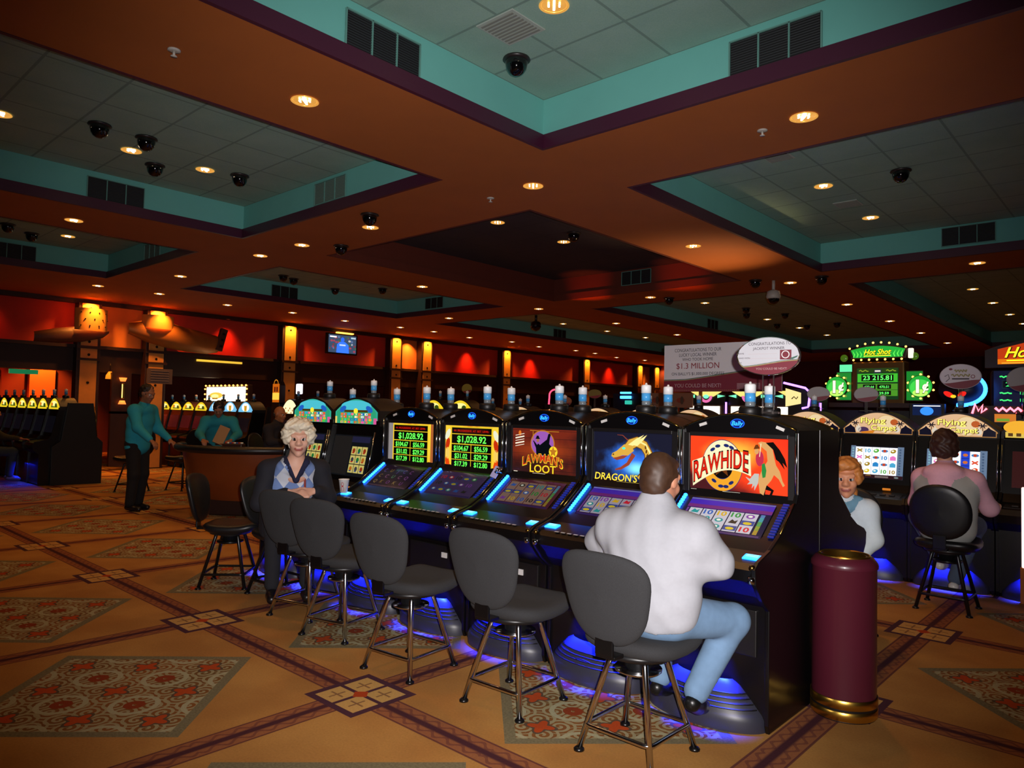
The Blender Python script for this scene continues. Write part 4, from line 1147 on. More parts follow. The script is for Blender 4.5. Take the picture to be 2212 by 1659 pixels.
def stool_proto(label, group, fab, leg, round_back=False):
    """faces +y; origin on the floor under the seat"""
    t = thing('swivel_stool', label, 'stool', group=group)
    b = MB()
    o = sup(.225, .235, 3.4)
    def seat(a, c, tt):
        z = .478 + tt + .045 * max(0, c / .235) ** 2 - .03 * max(0, (c - .17) / .065) ** 2 + .025 * max(0, -c / .235) ** 2
        return (a, c + .045, z - .012 * (1 - (a / .225) ** 2))
    pad(b, o, .038, seat, fab); b.build('seat', t)
    b = MB(); b.lathe([(.16, .425), (.17, .448), (.12, .455)], M_vin, 20); b.lathe([(.055, .36), (.06, .40), (.15, .425)], M_vin, 20); b.build('seat_shell', t)
    b = MB()
    if round_back:
        o = sup(.215, .20, 2.2)
        fn = lambda a, c, tt: (a, -.235 - .05 * (c + .2) / .4 + .5 * a * a + tt, .735 + c)
    else:
        o = sup(.245, .182, 3.4, 44, lambda x, y: (x * (1 + .15 * (y / .182 - 1) - .05 * max(0, -y / .182) ** 3), y + .012 * (1 - (x / .245) ** 2) * (1 if y > 0 else -1.6)))
        fn = lambda a, c, tt: (a, -.245 - .085 * (c + .195) / .39 + .75 * a * a + tt, .715 + c)
    pad(b, o, .026, fn, fab); b.build('backrest', t)
    b = MB(); b.box((0, -.225, .465), (.10, .07, .018), M_legk, .004); b.box((0, -.263, .52), (.09, .014, .10), M_legk, .004); b.build('back_bracket', t)
    b = MB(); b.lathe([(.09, .345), (.105, .352), (.105, .362), (.05, .366)], leg, 20); b.build('swivel_plate', t)
    for sx in (-1, 1):
        for sy in (-1, 1):
            b = MB(); b.tube([(sx * .085, sy * .085, .43), (sx * .09, sy * .09, .40), (sx * .181, sy * .181, .012)], .0135, leg, 12)
            l = b.build('leg', t)
            b = MB(); b.lathe([(.024, 0), (.024, .008), (.015, .016)], M_legk, 12, (sx * .182, sy * .182, 0)); b.build('floor_glide', l)
    b = MB(); q = .168; rr = .035; pts = []
    for (cx, cy, a0) in ((q - rr, q - rr, 0), (-q + rr, q - rr, 90), (-q + rr, -q + rr, 180), (q - rr, -q + rr, 270)):
        for i in range(6): a = R(a0 + i * 18); pts.append((cx + rr * math.cos(a), cy + rr * math.sin(a), .115))
    b.tube(pts, .010, leg, 10, True); b.build('foot_ring', t)
    return t
st = stool_proto('dark grey fabric swivel stool with chrome legs under the man in the white shirt', 'stools along the near row', M_fab, M_cleg)
SX = [(-1.76, 2.80), (-2.51, 2.82), (-3.26, 2.75), (-4.07, 2.85), (-4.62, 2.93)]
sl = [None, 'empty dark grey swivel stool with chrome legs, next to the seated man in white', 'empty dark grey swivel stool before the brown western screen machine',
      'empty dark grey swivel stool before the flame-bordered jackpot machine', 'dark swivel stool with chrome legs, mostly hidden behind the fourth stool in the near row']
st.location = (SX[0][0], SX[0][1], 0)
for i in range(1, 5): dup(st, (SX[i][0], SX[i][1], 0), R((0, 3, 6, 14, 16)[i]), sl[i])
sb = stool_proto('black stool on black legs that the silver-haired woman sits on', 'black stools', M_vin, M_legk); sb.location = (-5.24, 3.08, 0); sb.rotation_euler = (0, 0, R(-85))
dup(sb, (-5.79, 2.92, 0), R(-44), 'empty black stool with black legs behind the silver-haired woman')
sr = stool_proto('round-backed black vinyl stool under the person in the pink hoodie', 'round-backed black stools', M_vin, M_legk, True); sr.location = (-1.33, 6.62, 0)
sr.scale = (1, 1, 1.06)

# ------------------------------------------------------------------ waste bin, cup, card
M_bin = mat('maroon_enamel', '4E1826', .35, coat=.2, noise=.06, nscale=6)
M_brass = mat('polished_brass', 'E8B850', .28, metal=1.)
t = thing('waste_bin', 'tall maroon cylindrical waste bin with gold rim bowl and gold base bands', 'waste bin', (-1.242, 3.90, 0))
b = MB(); b.lathe([(.151, .105), (.151, .745), (.155, .75)], M_bin, 48, cap0=False, cap1=False); b.build('body', t)
b = MB(); b.lathe([(.157, .735), (.158, .745), (.156, .758), (.135, .785), (.1, .79)], M_bin, 48, cap0=False, cap1=False); b.build('lid', t)
b = MB(); b.lathe([(.118, .782), (.124, .79), (.118, .796), (.112, .79), (.10, .75), (.07, .735), (0, .73)], M_brass, 40, cap0=False); b.build('ash_bowl', t)
for z in (.062, .006):
    b = MB(); b.lathe([(.154, z), (.157, z + .003), (.157, z + .043), (.154, z + .046)], M_brass, 48, cap0=False, cap1=False); b.build('base_band', t)
b = MB(); b.lathe([(.150, 0), (.152, .006)], M_blk2, 40); b.lathe([(.154, .052), (.154, .062)], M_blk2, 48, cap0=False, cap1=False); b.build('foot_ring', t)

t = thing('paper_cup', 'white paper cup with a red mark on the ledge of the leftmost jackpot machine', 'cup', (-4.72, 3.28, .828))
b = MB(); b.lathe([(.027, 0), (.040, .098), (.043, .100), (.042, .104), (.038, .102), (.026, .006), (0, .005)], mat('paper_white', 'DCD8D8', .6), 24); b.build('cup_wall', t)
b = MB(); mr = mat('cup_red', 'B02030', .6)
n_ = Vector((.6, -.8, 0))
vs = []; fs = []
prof = [(.008, .012), (.010, .02), (.011, .035), (.006, .05), (.009, .06), (.011, .07), (.006, .08)]
for w_, z in prof:
    r_ = .027 + .013 * z / .098 + .0006
    for s_ in (-1, 1):
        a = math.atan2(-.8, .6) + s_ * w_ / r_
        vs.append((r_ * math.cos(a), r_ * math.sin(a), z))
for i in range(len(prof) - 1): fs.append((2 * i, 2 * i + 1, 2 * i + 3, 2 * i + 2))
b.add(vs, fs, mr); b.build('red_mark', t)

t = thing('player_card_clip', 'pale lilac card and chrome clip on the right edge of the flame jackpot machine', 'card', (-3.445, 3.63, 1.025))
b = MB(); b.box((0, 0, .035), (.055, .006, .085), mat('card_lilac', 'A8A4D0', .5), .001, rot=Matrix.Rotation(.25, 4, 'Y') @ Matrix.Rotation(-.5, 4, 'X')); b.build('card', t)
b = MB(); b.tube([(.02, .0, .03), (.03, -.03, .04), (.045, -.03, .06), (.045, .01, .065)], .010, M_chrome, 8); b.tube([(.055, .0, .03), (.06, -.03, .05), (.065, .0, .065)], .008, M_chrome, 8); b.build('clip', t)
t = thing('door_sticker', 'small white sticker plate on the belly of the flame jackpot machine', 'sticker', (-3.56, 3.345, .655))
b = MB(); b.box((0, 0, 0), (.045, .012, .04), M_wlab, .003); b.build('plate', t)

# ------------------------------------------------------------------ jackpot signs
M_sw = mat('sign_white', 'F0ECEE', .6); M_sw2 = mat('sign_white_oval', 'D0D0D8', .6)
M_smar = mat('sign_maroon', '802838', .6); M_stx = mat('sign_ink', '3C2E3C', .7); M_sred = mat('sign_red_ink', '9A2030', .6)
M_sgold = mat('sign_gold', 'A08850', .6); M_steal = mat('sign_teal', '3E6A5C', .6); M_spale = mat('sign_pale_ink', 'C8A8A8', .6)
M_acr = mat('acrylic', 'D8C8C4', .05, trans=.95)
def ovalsign(name, label, cat, loc, rz, ra, rb, stem, full=True, white=None, group=None):
    t = thing(name, label, cat, loc, rz, group)
    white = white or M_sw
    b = MB(); b.lathe([(1, -.006), (1, .006)], M_acr if full else white, 40, (0, 0, 0))
    for i, v in enumerate(b.v): b.v[i] = (v[0] * ra * 1.04, v[2], v[1] * rb * 1.04)
    b.build('oval_plate', t)
    b = MB(); P = Panel(b, (0, -.0065, 0), (1, 0, 0), (0, 0, 1))
    def wave(u): return -.42 * rb + .10 * rb * math.sin(u / ra * 1.9) + .07 * rb * u / ra
    n = 30; up = []; lo = []
    for i in range(n + 1):
        u = -ra + 2 * ra * i / n; h = rb * math.sqrt(max(0, 1 - (u / ra) ** 2)); w_ = max(-h, min(h, wave(u)))
        up.append((u, h, w_)); lo.append((u, -h, w_))
    for i in range(n):
        a, c = up[i], up[i + 1]; d, e = lo[i], lo[i + 1]
        if full or True:
            P.poly([(a[0], a[2]), (c[0], c[2]), (c[0], c[1]), (a[0], a[1])] , white, 1)
            P.poly([(d[0], d[1]), (e[0], e[1]), (e[0], e[2]), (d[0], d[2])], M_smar, 1)
            if full:
                P.poly([(a[0], a[2] - .003), (c[0], c[2] - .003), (c[0], c[2] + .002), (a[0], a[2] + .002)], M_sgold, 2); P.poly([(a[0], a[2] + .003), (c[0], c[2] + .003), (c[0], c[2] + .006), (a[0], a[2] + .006)], M_steal, 2)
    o = b.build('printed_face', t)
    return t, o
t, o = ovalsign('jackpot_sign', 'white and maroon oval winner sign on a clear stem above the rodeo machine', 'sign', (-1.69, 4.0, 1.825), .12, .172, .105, None, True, M_sw2)
b = MB(); P = Panel(b, (0, -.0085, 0), (1, 0, 0), (0, 0, 1))
ink = M_stx
P.text('CONGRATULATIONS TO', .01, .062, .024, ink, 3, fit=.235); P.text('JACKPOT WINNER', .005, .036, .022, ink, 3, fit=.175)
for i, s_ in enumerate(('NAME', 'WHO WON', 'ON')): P.text(s_, -.165, .012 - i * .026, .012, ink, 3, 'l'); P.rect(-.11, .012 - i * .026, .05, .0128 - i * .026, M_spale, 3)
P.rect(.068, -.022, .130, .032, M_smar, 3); P.ring(.098, .006, .017, .022, M_sw, 4, 24); P.poly([(.12, -.016), (.165, .0), (.16, -.01), (.135, -.022)], M_steal, 4)
P.text('YOU COULD BE NEXT!', .02, -.078, .017, M_spale, 3, fit=.17)
b.build('lettering', o)
b = MB()
for x in (-.03, .03): b.box((x, .008, -.205), (.006, .008, .25), M_acr)
b.box((0, .008, -.32), (.12, .05, .012), M_acr); b.build('clear_stem', t)

t = thing('winner_banner', 'large white and maroon winner banner on a post behind the machines', 'banner', (-3.98, 8.02, 1.60))
b = MB(); b.box((0, .012, .46), (1.50, .012, .58), M_sw); 
P = Panel(b, (0, .005, .46), (1, 0, 0), (0, 0, 1))
n = 40
def wv(u): return -.135 - .022 * math.cos((u + .75) * 2.2) + .10 * max(0, (u + .45)) ** 1.0 * .8
for i in range(n):
    a = -.75 + 1.5 * i / n; c = a + 1.5 / n
    P.poly([(a, -.29), (c, -.29), (c, wv(c)), (a, wv(a))], M_smar, 1); P.poly([(a, wv(a)), (c, wv(c)), (c, wv(c) + .007), (a, wv(a) + .007)], M_sgold, 2); P.poly([(a, wv(a) + .008), (c, wv(c) + .008), (c, wv(c) + .017), (a, wv(a) + .017)], M_steal, 2)
for i in range(34): P.rect(-.62 + i * .026, -.276, -.605 + i * .026, -.270, M_sgold, 4)
for i in range(5): P.rect(.22, -.20 - i * .014, .50, -.194 - i * .014, M_spale, 4)
o = b.build('board', t)
b = MB(); P = Panel(b, (0, .005, .46), (1, 0, 0), (0, 0, 1))
u0 = -.29
for s_, v, z, f_, mt in (('CONGRATULATIONS TO OUR', .20, .058, .62, M_stx), ('LUCKY LOCAL WINNER', .142, .058, .50, M_stx), ('WHO TOOK HOME', .088, .052, .41, M_stx), ('$1.3 MILLION', -.008, .10, .57, M_sred), ("ON BALLY'S $1,000,000 DEGREES", -.088, .05, .70, M_stx), ('YOU COULD BE NEXT!', -.238, .065, .62, M_spale)):
    P.text(s_, u0, v, z, mt, 4, fit=f_); b.build('lettering', o); b = MB(); P = Panel(b, (0, .005, .46), (1, 0, 0), (0, 0, 1))
b = MB(); b.tube([(-.26, .035, -1.59), (-.26, .035, .6)], .022, M_brass, 12); b.box((-.26, .06, -1.585), (.4, .09, .03), M_blk2, .004); b.build('post', t)
# small oval toppers
def topper(label, X, Y, zc, ra, rb, zb, col=None, rz=.25):
    wm = mat('topper_' + (col or 'w'), col or 'A8A0A0', .7)
    t, o = ovalsign('oval_topper', label, 'sign', (X, Y, zc), rz, ra, rb, None, False, wm, 'small oval toppers')
    z0 = zb - zc; b = MB(); b.box((0, .012, (z0 - rb * .8) / 2), (.03, .01, -z0 - rb * .8 + .02), M_acr); b.box((0, .012, z0 + .006), (.12, .06, .012), M_acr); b.build('stem', t)
    return t, o
topper('grey oval sign left of the green game display', -2.81, 7.97, 1.74, .11, .075, 1.575)
topper('grey oval sign overlapping the green game display', -2.33, 7.97, 1.735, .11, .075, 1.56)
t, o = topper('white and maroon oval sign with gold lettering before the blue neon curve', -1.49, 7.97, 1.905, .165, .115, 1.575, 'D8CCD4')
b = MB(); P = Panel(b, (0, -.0085, 0), (1, 0, 0), (0, 0, 1)); go = mat('gold_ink', '8A7A30', .5)
for v, w_ in ((.055, .05), (.012, .075)):
    P.stroke([(-w_ + i * w_ / 6, v + .012 * math.sin(i * 2.2)) for i in range(13)], .014, go, 3)
P.rect(-.07, -.028, .07, -.016, M_stx, 3); P.ring(.10, .0, .012, .018, M_smar, 3); P.ell(-.08, .07, .015, .01, M_smar, 3); P.stroke([(-.13, -.0), (-.10, .02), (-.09, -.02), (-.12, -.05)], .006, M_stx, 3)
b.build('lettering', o)
topper('grey oval sign cut by the right edge of the photo', -.99, 7.97, 1.87, .13, .11, 1.56)
topper('small pale disc sign above the yellow lit dome behind the near row', -10.1, 9.78, 1.90, .11, .09, 1.70, '8A8438')
topper('small yellowish oval sign behind the near row, right of the pink neon', -6.86, 9.5, 1.79, .11, .07, .0, '7A6A30')
topper('brownish oval plate beside the pink neon arc', -7.25, 9.2, 1.66, .13, .08, .0, 'A06040')
# ------------------------------------------------------------------ more machine rows behind
def row_proto(label, group, hfn, scr, hh=.22, hz=1.33, kick=False):
    t = upright_proto('slot_machine', label, group, hz=hz, hh=hh, kick=kick, detail=False); header(t, hfn, hz=hz + .01, hh=hh - .02)
    b, P = slant_scr(); P.rect(-.25, -.15, .25, .15, scr, 0); b.build('slanted_screen', t); return t
def hd_yellow(P, out, w, h):
    P.poly(out, glow('E0C020', .95, True), 0); P.ell(0, .10, .16, .05, glow('F0E890', 1.), 1); P.rect(-.18, .03, .18, .06, glow('6A8020', .6), 1); P.ell(.1, .07, .06, .04, glow('405818', .5), 2); P.ell(-.12, .09, .05, .03, glow('D87018', .8), 2)
def hd_beer(P, out, w, h):
    P.poly(out, glow('6CB8E0', .9, True), 0); P.ell(0, .1, .16, .09, glow('F0F8E8', 1.1), 1); P.poly([(-.05, .02), (.05, .02), (.06, .15), (-.06, .15)], glow('C89020', .9), 2); P.ell(0, .15, .065, .018, glow('F8F4E0', 1.1), 3); P.rect(-.06, .0, .06, .012, glow('386820', .6), 3)
def hd_white(P, out, w, h):
    P.poly(out, glow('F8E8B0', 1.1, True), 0)
    for i in range(9): P.ell(-.2 + i * .05, .06 + .05 * math.sin(i * 2.1), .02, .02, glow('C07830', .7), 1, 10)
def hd_mix(P, out, w, h):
    P.poly(out, glow('F0D8B0', 1., True), 0); P.ell(-.1, .08, .1, .06, glow('D84020', .8), 1); P.ell(.1, .09, .1, .06, glow('2890C0', .8), 1); P.ell(0, .05, .1, .04, glow('60B040', .8), 2)
M_sdk = mat('screen_dark', '060608', .15, emit='0A0A10', es=.5)
# far left row under the opening
p = row_proto(None, 'yellow-domed machines of the far left row', hd_yellow, M_sdk)
for i in range(9):
    lab = 'slot machine with yellow domed header, %s from the right end of the far left row' % nth(i)
    o = p if i == 0 else dup(p, None, None, lab)
    o.location = (-14.95 - .68 * i, 4.42, 0); o['label'] = lab
b = MB(); pr = [(-.36, 0), (-.36, .68), (-.22, .78), (-.13, 1.46), (.28, 1.46), (.36, .85), (.46, .75), (.46, 0)]
b.prism(pr, 'x', -.05, .0, M_blk2, bev=.006); b.tube([(.0, .36, .86), (.0, .30, 1.40)], .008, M_gold2, 8)  # brass tube put in for gold reflections along the back edge
tag(b.build('end_panel', None, (-14.55, 4.36, 0)), 'tall black end panel closing the far left machine row', 'panel')
lamp('kick_lamp', 'AREA', (-15.2, 3.82, .36), 5, '1428FF', None, .6, aim=(0, -.2, -1), sy=.03)
# middle left rows
for i in range(4):
    lab = 'slot machine with yellow header behind the gaming table, %s from the left of four' % nth(i)
    dup(p, (-18.74 + .68 * i, 7.9, 0), 0, lab, 'machines behind the gaming table')
q = row_proto(None, 'beer glass machines behind the gaming table', hd_beer, M_sdk, .24)
for i, (x, w_) in enumerate(((-15.98, 'left'), (-15.29, 'middle'), (-14.6, 'right'))):
    lab = 'slot machine with beer glass header behind the gaming table, %s one of three' % w_
    o = q if i == 0 else dup(q, None, None, lab); o.location = (x, 7.9, 0); o['label'] = lab
dup(q, (-19.45, 7.9, 0), 0, 'slot machine with bluish header just left of the standing attendant', 'beer glass machines behind the gaming table')
b = MB(); b.prism(pr, 'x', -.05, 0, M_blk2); tag(b.build('end_panel', None, (-13.9, 7.85, 0)), 'black end panel right of the beer glass machines', 'panel')
q2 = row_proto('slot machine with narrow cream header behind the silver-haired woman', None, hd_white, M_sdk, .30); q2.location = (-12.83, 7.9, 0)
dup(q2, (-12.14, 7.9, 0), 0, 'slot machine with cream header half hidden by the left teal header')
# third row, seen between the signal lights of the near row
for i, (x, w_) in enumerate(((-10.75, 'left of the pale disc sign'), (-9.98, 'under the pale disc sign'))):
    o = dup(p, (x, 9.8, 0), 0, 'machine top with glowing yellow dome, ' + w_, 'yellow domes behind the near row'); o.scale = (1, 1, 1.085)
q3 = row_proto('machine with a pale multicoloured dome behind the near row', None, hd_mix, M_sdk, .22); q3.location = (-8.62, 9.8, 0)
dup(q3, (-9.3, 9.8, 0), 0, 'machine with small green and red dome, right of the pale disc sign')

# white lit sign box with bulbs
M_bulb2 = mat('amber_bulb', 'FFC060', .3, emit='FFA840', es=4.)
t = thing('marquee_box', 'white glowing marquee box edged with amber bulbs above the beer glass machines', 'lit sign', (-17.35, 8.55, 1.56))
b = MB(); b.box((0, 0, .2), (2.25, .12, .44), M_dkwood, .01); b.box((0, .02, -.78), (2.0, .1, 1.55), M_blk2); b.build('case', t)
b = MB(); P = Panel(b, (0, -.062, .2), (1, 0, 0), (0, 0, 1)); P.rect(-1.02, -.18, 1.02, .17, glow('FFF8D8', 2.2, True), 1); P.ell(-.5, -.04, .36, .08, glow('D8B040', 1.2), 2); P.ell(-.55, -.06, .2, .05, glow('F8E080', 1.5), 3); P.rect(-.7, -.14, -.4, -.09, glow('A87828', .9), 3); b.build('lit_face', t)
for i in range(11): b = MB(); b.ball((-1.05 + i * .21, -.075, .405), .022, M_bulb2, 10, 6); b.build('bulb', t)
for i in range(3):
    for sx in (-1, 1): b = MB(); b.ball((sx * 1.09, -.075, .06 + i * .13), .02, M_bulb2, 10, 6); b.build('bulb', t)
# amber tower sign and small white sign
t = thing('tower_sign', 'narrow amber tower sign with an arched top, left of the teal-topped machines', 'lit sign', (-13.34, 7.6, 0))
b = MB(); b.box((0, .05, .78), (.30, .16, 1.56), M_blk2, .01); b.build('post', t)
b = MB(); b.prism([(-.15, 1.52), (.15, 1.52), (.15, 1.9), (.08, 1.98), (-.08, 1.98), (-.15, 1.9)], 'y', -.02, .10, M_dkwood); b.build('case', t)
b = MB(); P = Panel(b, (0, -.021, 1.73), (1, 0, 0), (0, 0, 1)); P.rect(-.13, -.18, .13, .2, glow('C86010', .8, True), 1); P.rect(-.13, -.12, .13, .02, glow('F0B840', 1.1), 2); P.rect(-.07, .04, -.015, .14, glow('581008', .5), 2); P.rect(.015, .04, .07, .14, glow('581008', .5), 2); P.ring(0, .2, .07, .09, glow('D08020', .8), 2, 16, 0, 180); b.build('lit_face', t)
t = thing('window_sign', 'small white glowing square sign beside the amber tower sign', 'lit sign', (-13.1, 7.98, 0))
b = MB(); b.box((0, .03, .8), (.12, .06, 1.6), M_blk2); b.build('post', t)
b = MB(); b.box((0, -.02, 1.84), (.2, .05, .21), glow('F8E8FF', 1.5, True), .02); b.build('lit_face', t)

# three tall machines with white screens and violet neon
M_neon = mat('violet_neon', '8060FF', .3, emit='9060FF', es=3.2, sample=True)
def tall_proto(label):
    t = thing('tall_slot_machine', label, 'slot machine', group='tall machines with white screens')
    b = MB(); b.prism([(0, 0), (-.6, 0), (-.6, .7), (-.42, .8), (-.36, 1.2), (-.30, 1.80), (0, 1.80)], 'x', -.30, .30, M_blk2); b.box((0, -.2, 1.47), (.58, .3, .34), M_dkwood); b.build('cabinet', t)
    b = MB(); P = Panel(b, (0, -.362, 1.50), (1, 0, 0), (0, 0, 1)); P.rect(-.24, -.13, .24, .12, glow('FFF4D8', 2., True), 1); P.rect(-.10, -.10, .05, .02, glow('F8E8A8', 1.7), 2); b.build('lit_face', t)
    b = MB(); P = Panel(b, (0, -.32, 1.74), (1, 0, 0), (0, 0, 1)); P.poly([(-.26, .10), (.26, .10), (.12, .02), (-.12, .02)], glow('E8D070', 1.1, True), 1)
    P.ring(0, .03, .06, .10, glow('D868A0', 1.), 2, 20, 180, 360); P.ell(0, .02, .045, .03, glow('70F0B0', 1.3), 2)
    for sx in (-1, 1): P.poly([(sx * .3, .03), (sx * .18, .05), (sx * .18, .0)], glow('70E8B0', 1.2), 2)
    b.build('topper_face', t)
    b = MB(); b.tube([(.325, -.34, 1.30), (.325, -.34, 1.68)], .014, M_neon, 8); b.build('neon_tube', t)
    return t
tp = tall_proto(None)
for i, x in enumerate((-5.06, -4.41, -3.74)):
    lab = 'tall machine with glowing white screen and violet neon, %s of three under the banner' % ('left', 'middle', 'right')[i]
    o = tp if i == 0 else dup(tp, None, None, lab); o.location = (x, 10.1, 0); o['label'] = lab
    lamp('topper_lamp', 'SPOT', (-.25, -.15, 1.86), 95, 'FFD090', o, .08, 76, 1., aim=(-.12, -.35, 1)) if i == 1 else None  # assumed upward spot, added for the warm glow on the ceiling beam
t = thing('neon_bracket', 'violet neon bracket sign with a cream panel beside the winner banner', 'neon sign', (-3.62, 9.35, 1.6))
b = MB(); b.box((.10, .06, .0), (.34, .08, .50), M_blk2); b.box((.1, .1, -.78), (.25, .1, 1.6), M_blk2); b.build('case', t)
b = MB(); b.tube([(-.12, 0, .33), (.16, 0, .26), (.22, 0, .20), (.20, 0, .02), (.12, 0, .0)], .014, M_neon, 8); b.build('neon_tube', t)
b = MB(); P = Panel(b, (0, .015, .12), (1, 0, 0), (0, 0, 1)); P.poly([(-.10, -.1), (.1, -.06), (.1, .08), (-.10, .14)], glow('F0D890', 1.), 1); P.stroke([(-.02, .0), (.01, .03), (.04, .0), (.06, .03)], .014, glow('40300C', .4), 2); b.build('lit_face', t)

# neon bits
def neon(name, label, pts, col, loc, r=.014, es=3.5, closed=False, foot=True):
    t = thing(name, label, 'neon sign', loc)
    b = MB(); b.tube(pts, r, mat('neon_' + col, col, .3, emit=col, es=es, sample=True), 8, closed); b.build('neon_tube', t)
    return t
t = neon('neon_arc', 'pink neon arch behind the dragon machine', [(-.14, 0, 0), (-.13, 0, .12)] + [(.13 * math.cos(a), 0, .16 + .1 * math.sin(a)) for a in [PI - PI * i / 10 for i in range(11)]] + [(.13, 0, .12)], 'FF4060', (-8.0, 9.9, 1.62), es=1.6)
b = MB(); b.box((0, .08, -.8), (.5, .12, 1.62), M_blk2); b.build('stand', t)
lamp('neon_up_lamp', 'SPOT', (0, .12, .1), 130, 'FF5418', t, .05, 28, 1., aim=(-.12, .50, 1))  # added spot for the red glow on the recess wall, not the neon's own
t = thing('blue_neon_sign', 'small stacked blue neon sign left of the winner banner', 'neon sign', (-6.33, 9.6, 0))
b = MB(); b.box((0, .06, .9), (.5, .1, 1.8), mat('navy_case', '10101E', .4)); b.build('case', t)
b = MB()
for z in (1.81, 1.74): b.box((0, -.01, z), (.2, .03, .03 if z > 1.8 else .045), glow('40A0FF', 3., True), .008)
b.build('neon_bar', t); lamp('neon_up_lamp', 'SPOT', (0, .02, 1.84), 130, 'FF5418', t, .05, 28, 1., aim=(.04, .73, 1)); b = MB(); b.box((.05, -.01, 1.66), (.12, .03, .06), glow('30B8A0', .9), .008); b.build('teal_patch', t)  # second added red spot for the recess wall, not part of the blue sign
for x, lab in ((-5.84, 'left of the two dim brownish poster boards behind the near row'), (-5.42, 'right of the two dim brownish poster boards behind the near row')):
    b = MB(); b.box((0, 0, 1.7), (.38, .03, .22), mat('poster_brown', '6A4838', .7)); b.box((0, .02, .8), (.06, .03, 1.6), M_blk2); P = Panel(b, (0, -.016, 1.7), (1, 0, 0), (0, 0, 1)); P.ell(0, 0, .07, .04, mat('poster_red', '6A2818', .7), 1); P.ell(.02, 0, .03, .06, mat('poster_dk', '3A2820', .7), 2)
    tag(b.build('poster_board', None, (x, 9.7, 0)), lab, 'poster', 'brown poster boards')

# ------------------------------------------------------------------ progressive displays
M_gcase = mat('bronze_case', '6A5028', .35, metal=.7)
def script_word(P, word, u, v, z, c0, c1, fit):
    P.text(word, u + .004, v - .004, z, c0, 3, off=.05, shear=.35, fit=fit * 1.02); P.text(word, u, v, z, c1, 4, off=.015, shear=.35, fit=fit)
t = thing('jackpot_display', 'green lit jackpot display with bulb-ringed penny wheels above the second row', 'jackpot display', (-2.93, 10.5, 0))
b = MB(); b.box((0, .25, .8), (1.5, .5, 1.6), M_blk2); b.box((0, .12, 1.67), (1.2, .4, .06), M_dkwood); b.build('plinth', t)
b = MB(); b.box((0, .12, 1.97), (.66, .24, .58), M_gcase, .02); b.build('case', t)
gD, gL, gM, yl = glow('087020', .8), glow('60E050', 1.1), glow('20A838', .9, True), glow('FFE820', 1.3)
b = MB(); P = Panel(b, (0, -.002, 1.97), (1, 0, 0), (0, 0, 1))
P.rect(-.26, -.22, .26, .20, glow('103818', .7), 1); P.rect(-.25, .14, .25, .2, glow('284818', .6), 2); P.rect(-.04, .13, .05, .185, glow('303848', .6), 3); P.rect(-.03, .15, .04, .17, glow('E8E0D0', .9), 4)
for u in (-.17, .17): P.stroke([(u - .06 + i * .02, .165 + .01 * math.sin(i * 2)) for i in range(7)], .012, glow('90A828', .8), 4)
P.rect(-.25, .01, .25, .125, glow('40C030', .8), 2); P.rect(-.20, .025, .20, .11, glow('081008', .2), 3); P.text('23 215.81', 0, .04, .085, glow('58F060', 1.2), 5, off=.02, fit=.36)
for r_, row in enumerate((('632.64', '470.51'), ('61.11', '29.59'))):
    v = -.08 - r_ * .085; P.rect(-.25, v - .01, .25, v + .07, glow('50A028', .7), 2)
    for c_, s_ in enumerate(row): P.rect(-.18 + c_ * .18, v, -.02 + c_ * .19, v + .06, glow('081008', .2), 3); P.text(s_, -.1 + c_ * .185, v + .012, .045, glow('58F060', 1.2), 5, off=.02, fit=.12)
b.build('display_face', t)
b = MB(); ar = [(-.36, 2.30)] + [(-.36 + .72 * i / 14, 2.42 + .07 * (1 - (2 * i / 14 - 1) ** 2)) for i in range(15)] + [(.36, 2.30)]
b.prism([(x * (1 if z > 2.35 else .94), z) for x, z in ar], 'y', .0, .10, M_dkwood); P = Panel(b, (0, -.001, 2.30), (1, 0, 0), (0, 0, 1))
P.poly([(-.30, .015), (.30, .015), (.34, .12)] + [(.34 - .68 * i / 10, .12 + .05 * (1 - (2 * i / 10 - 1) ** 2)) for i in range(1, 10)] + [(-.34, .12)], gM, 1)
for sx in (-1, 1):
    for i in range(4): P.stroke([(sx * (.17 + i * .045), .02), (sx * (.155 + i * .045), .06), (sx * (.18 + i * .045), .11)], [.012, .016, .003], gL, 2)
script_word(P, 'Hot Shot', 0, .055, .10, glow('3A3000', .4), yl, .34); P.rect(-.17, .032, .16, .042, yl, 4)
b.build('arched_sign', t)
def bulb(x, z, y=-.015, r=.014):
    b = MB(); b.ball((x, y, z), r, M_bulb2, 8, 5); return b.build('bulb', t)
for i in range(8): bulb(-.35 + .70 * i / 7, 2.445 + .07 * (1 - (2 * i / 7 - 1) ** 2))
for i in range(7): bulb(-.30 + .60 * i / 6, 2.285)
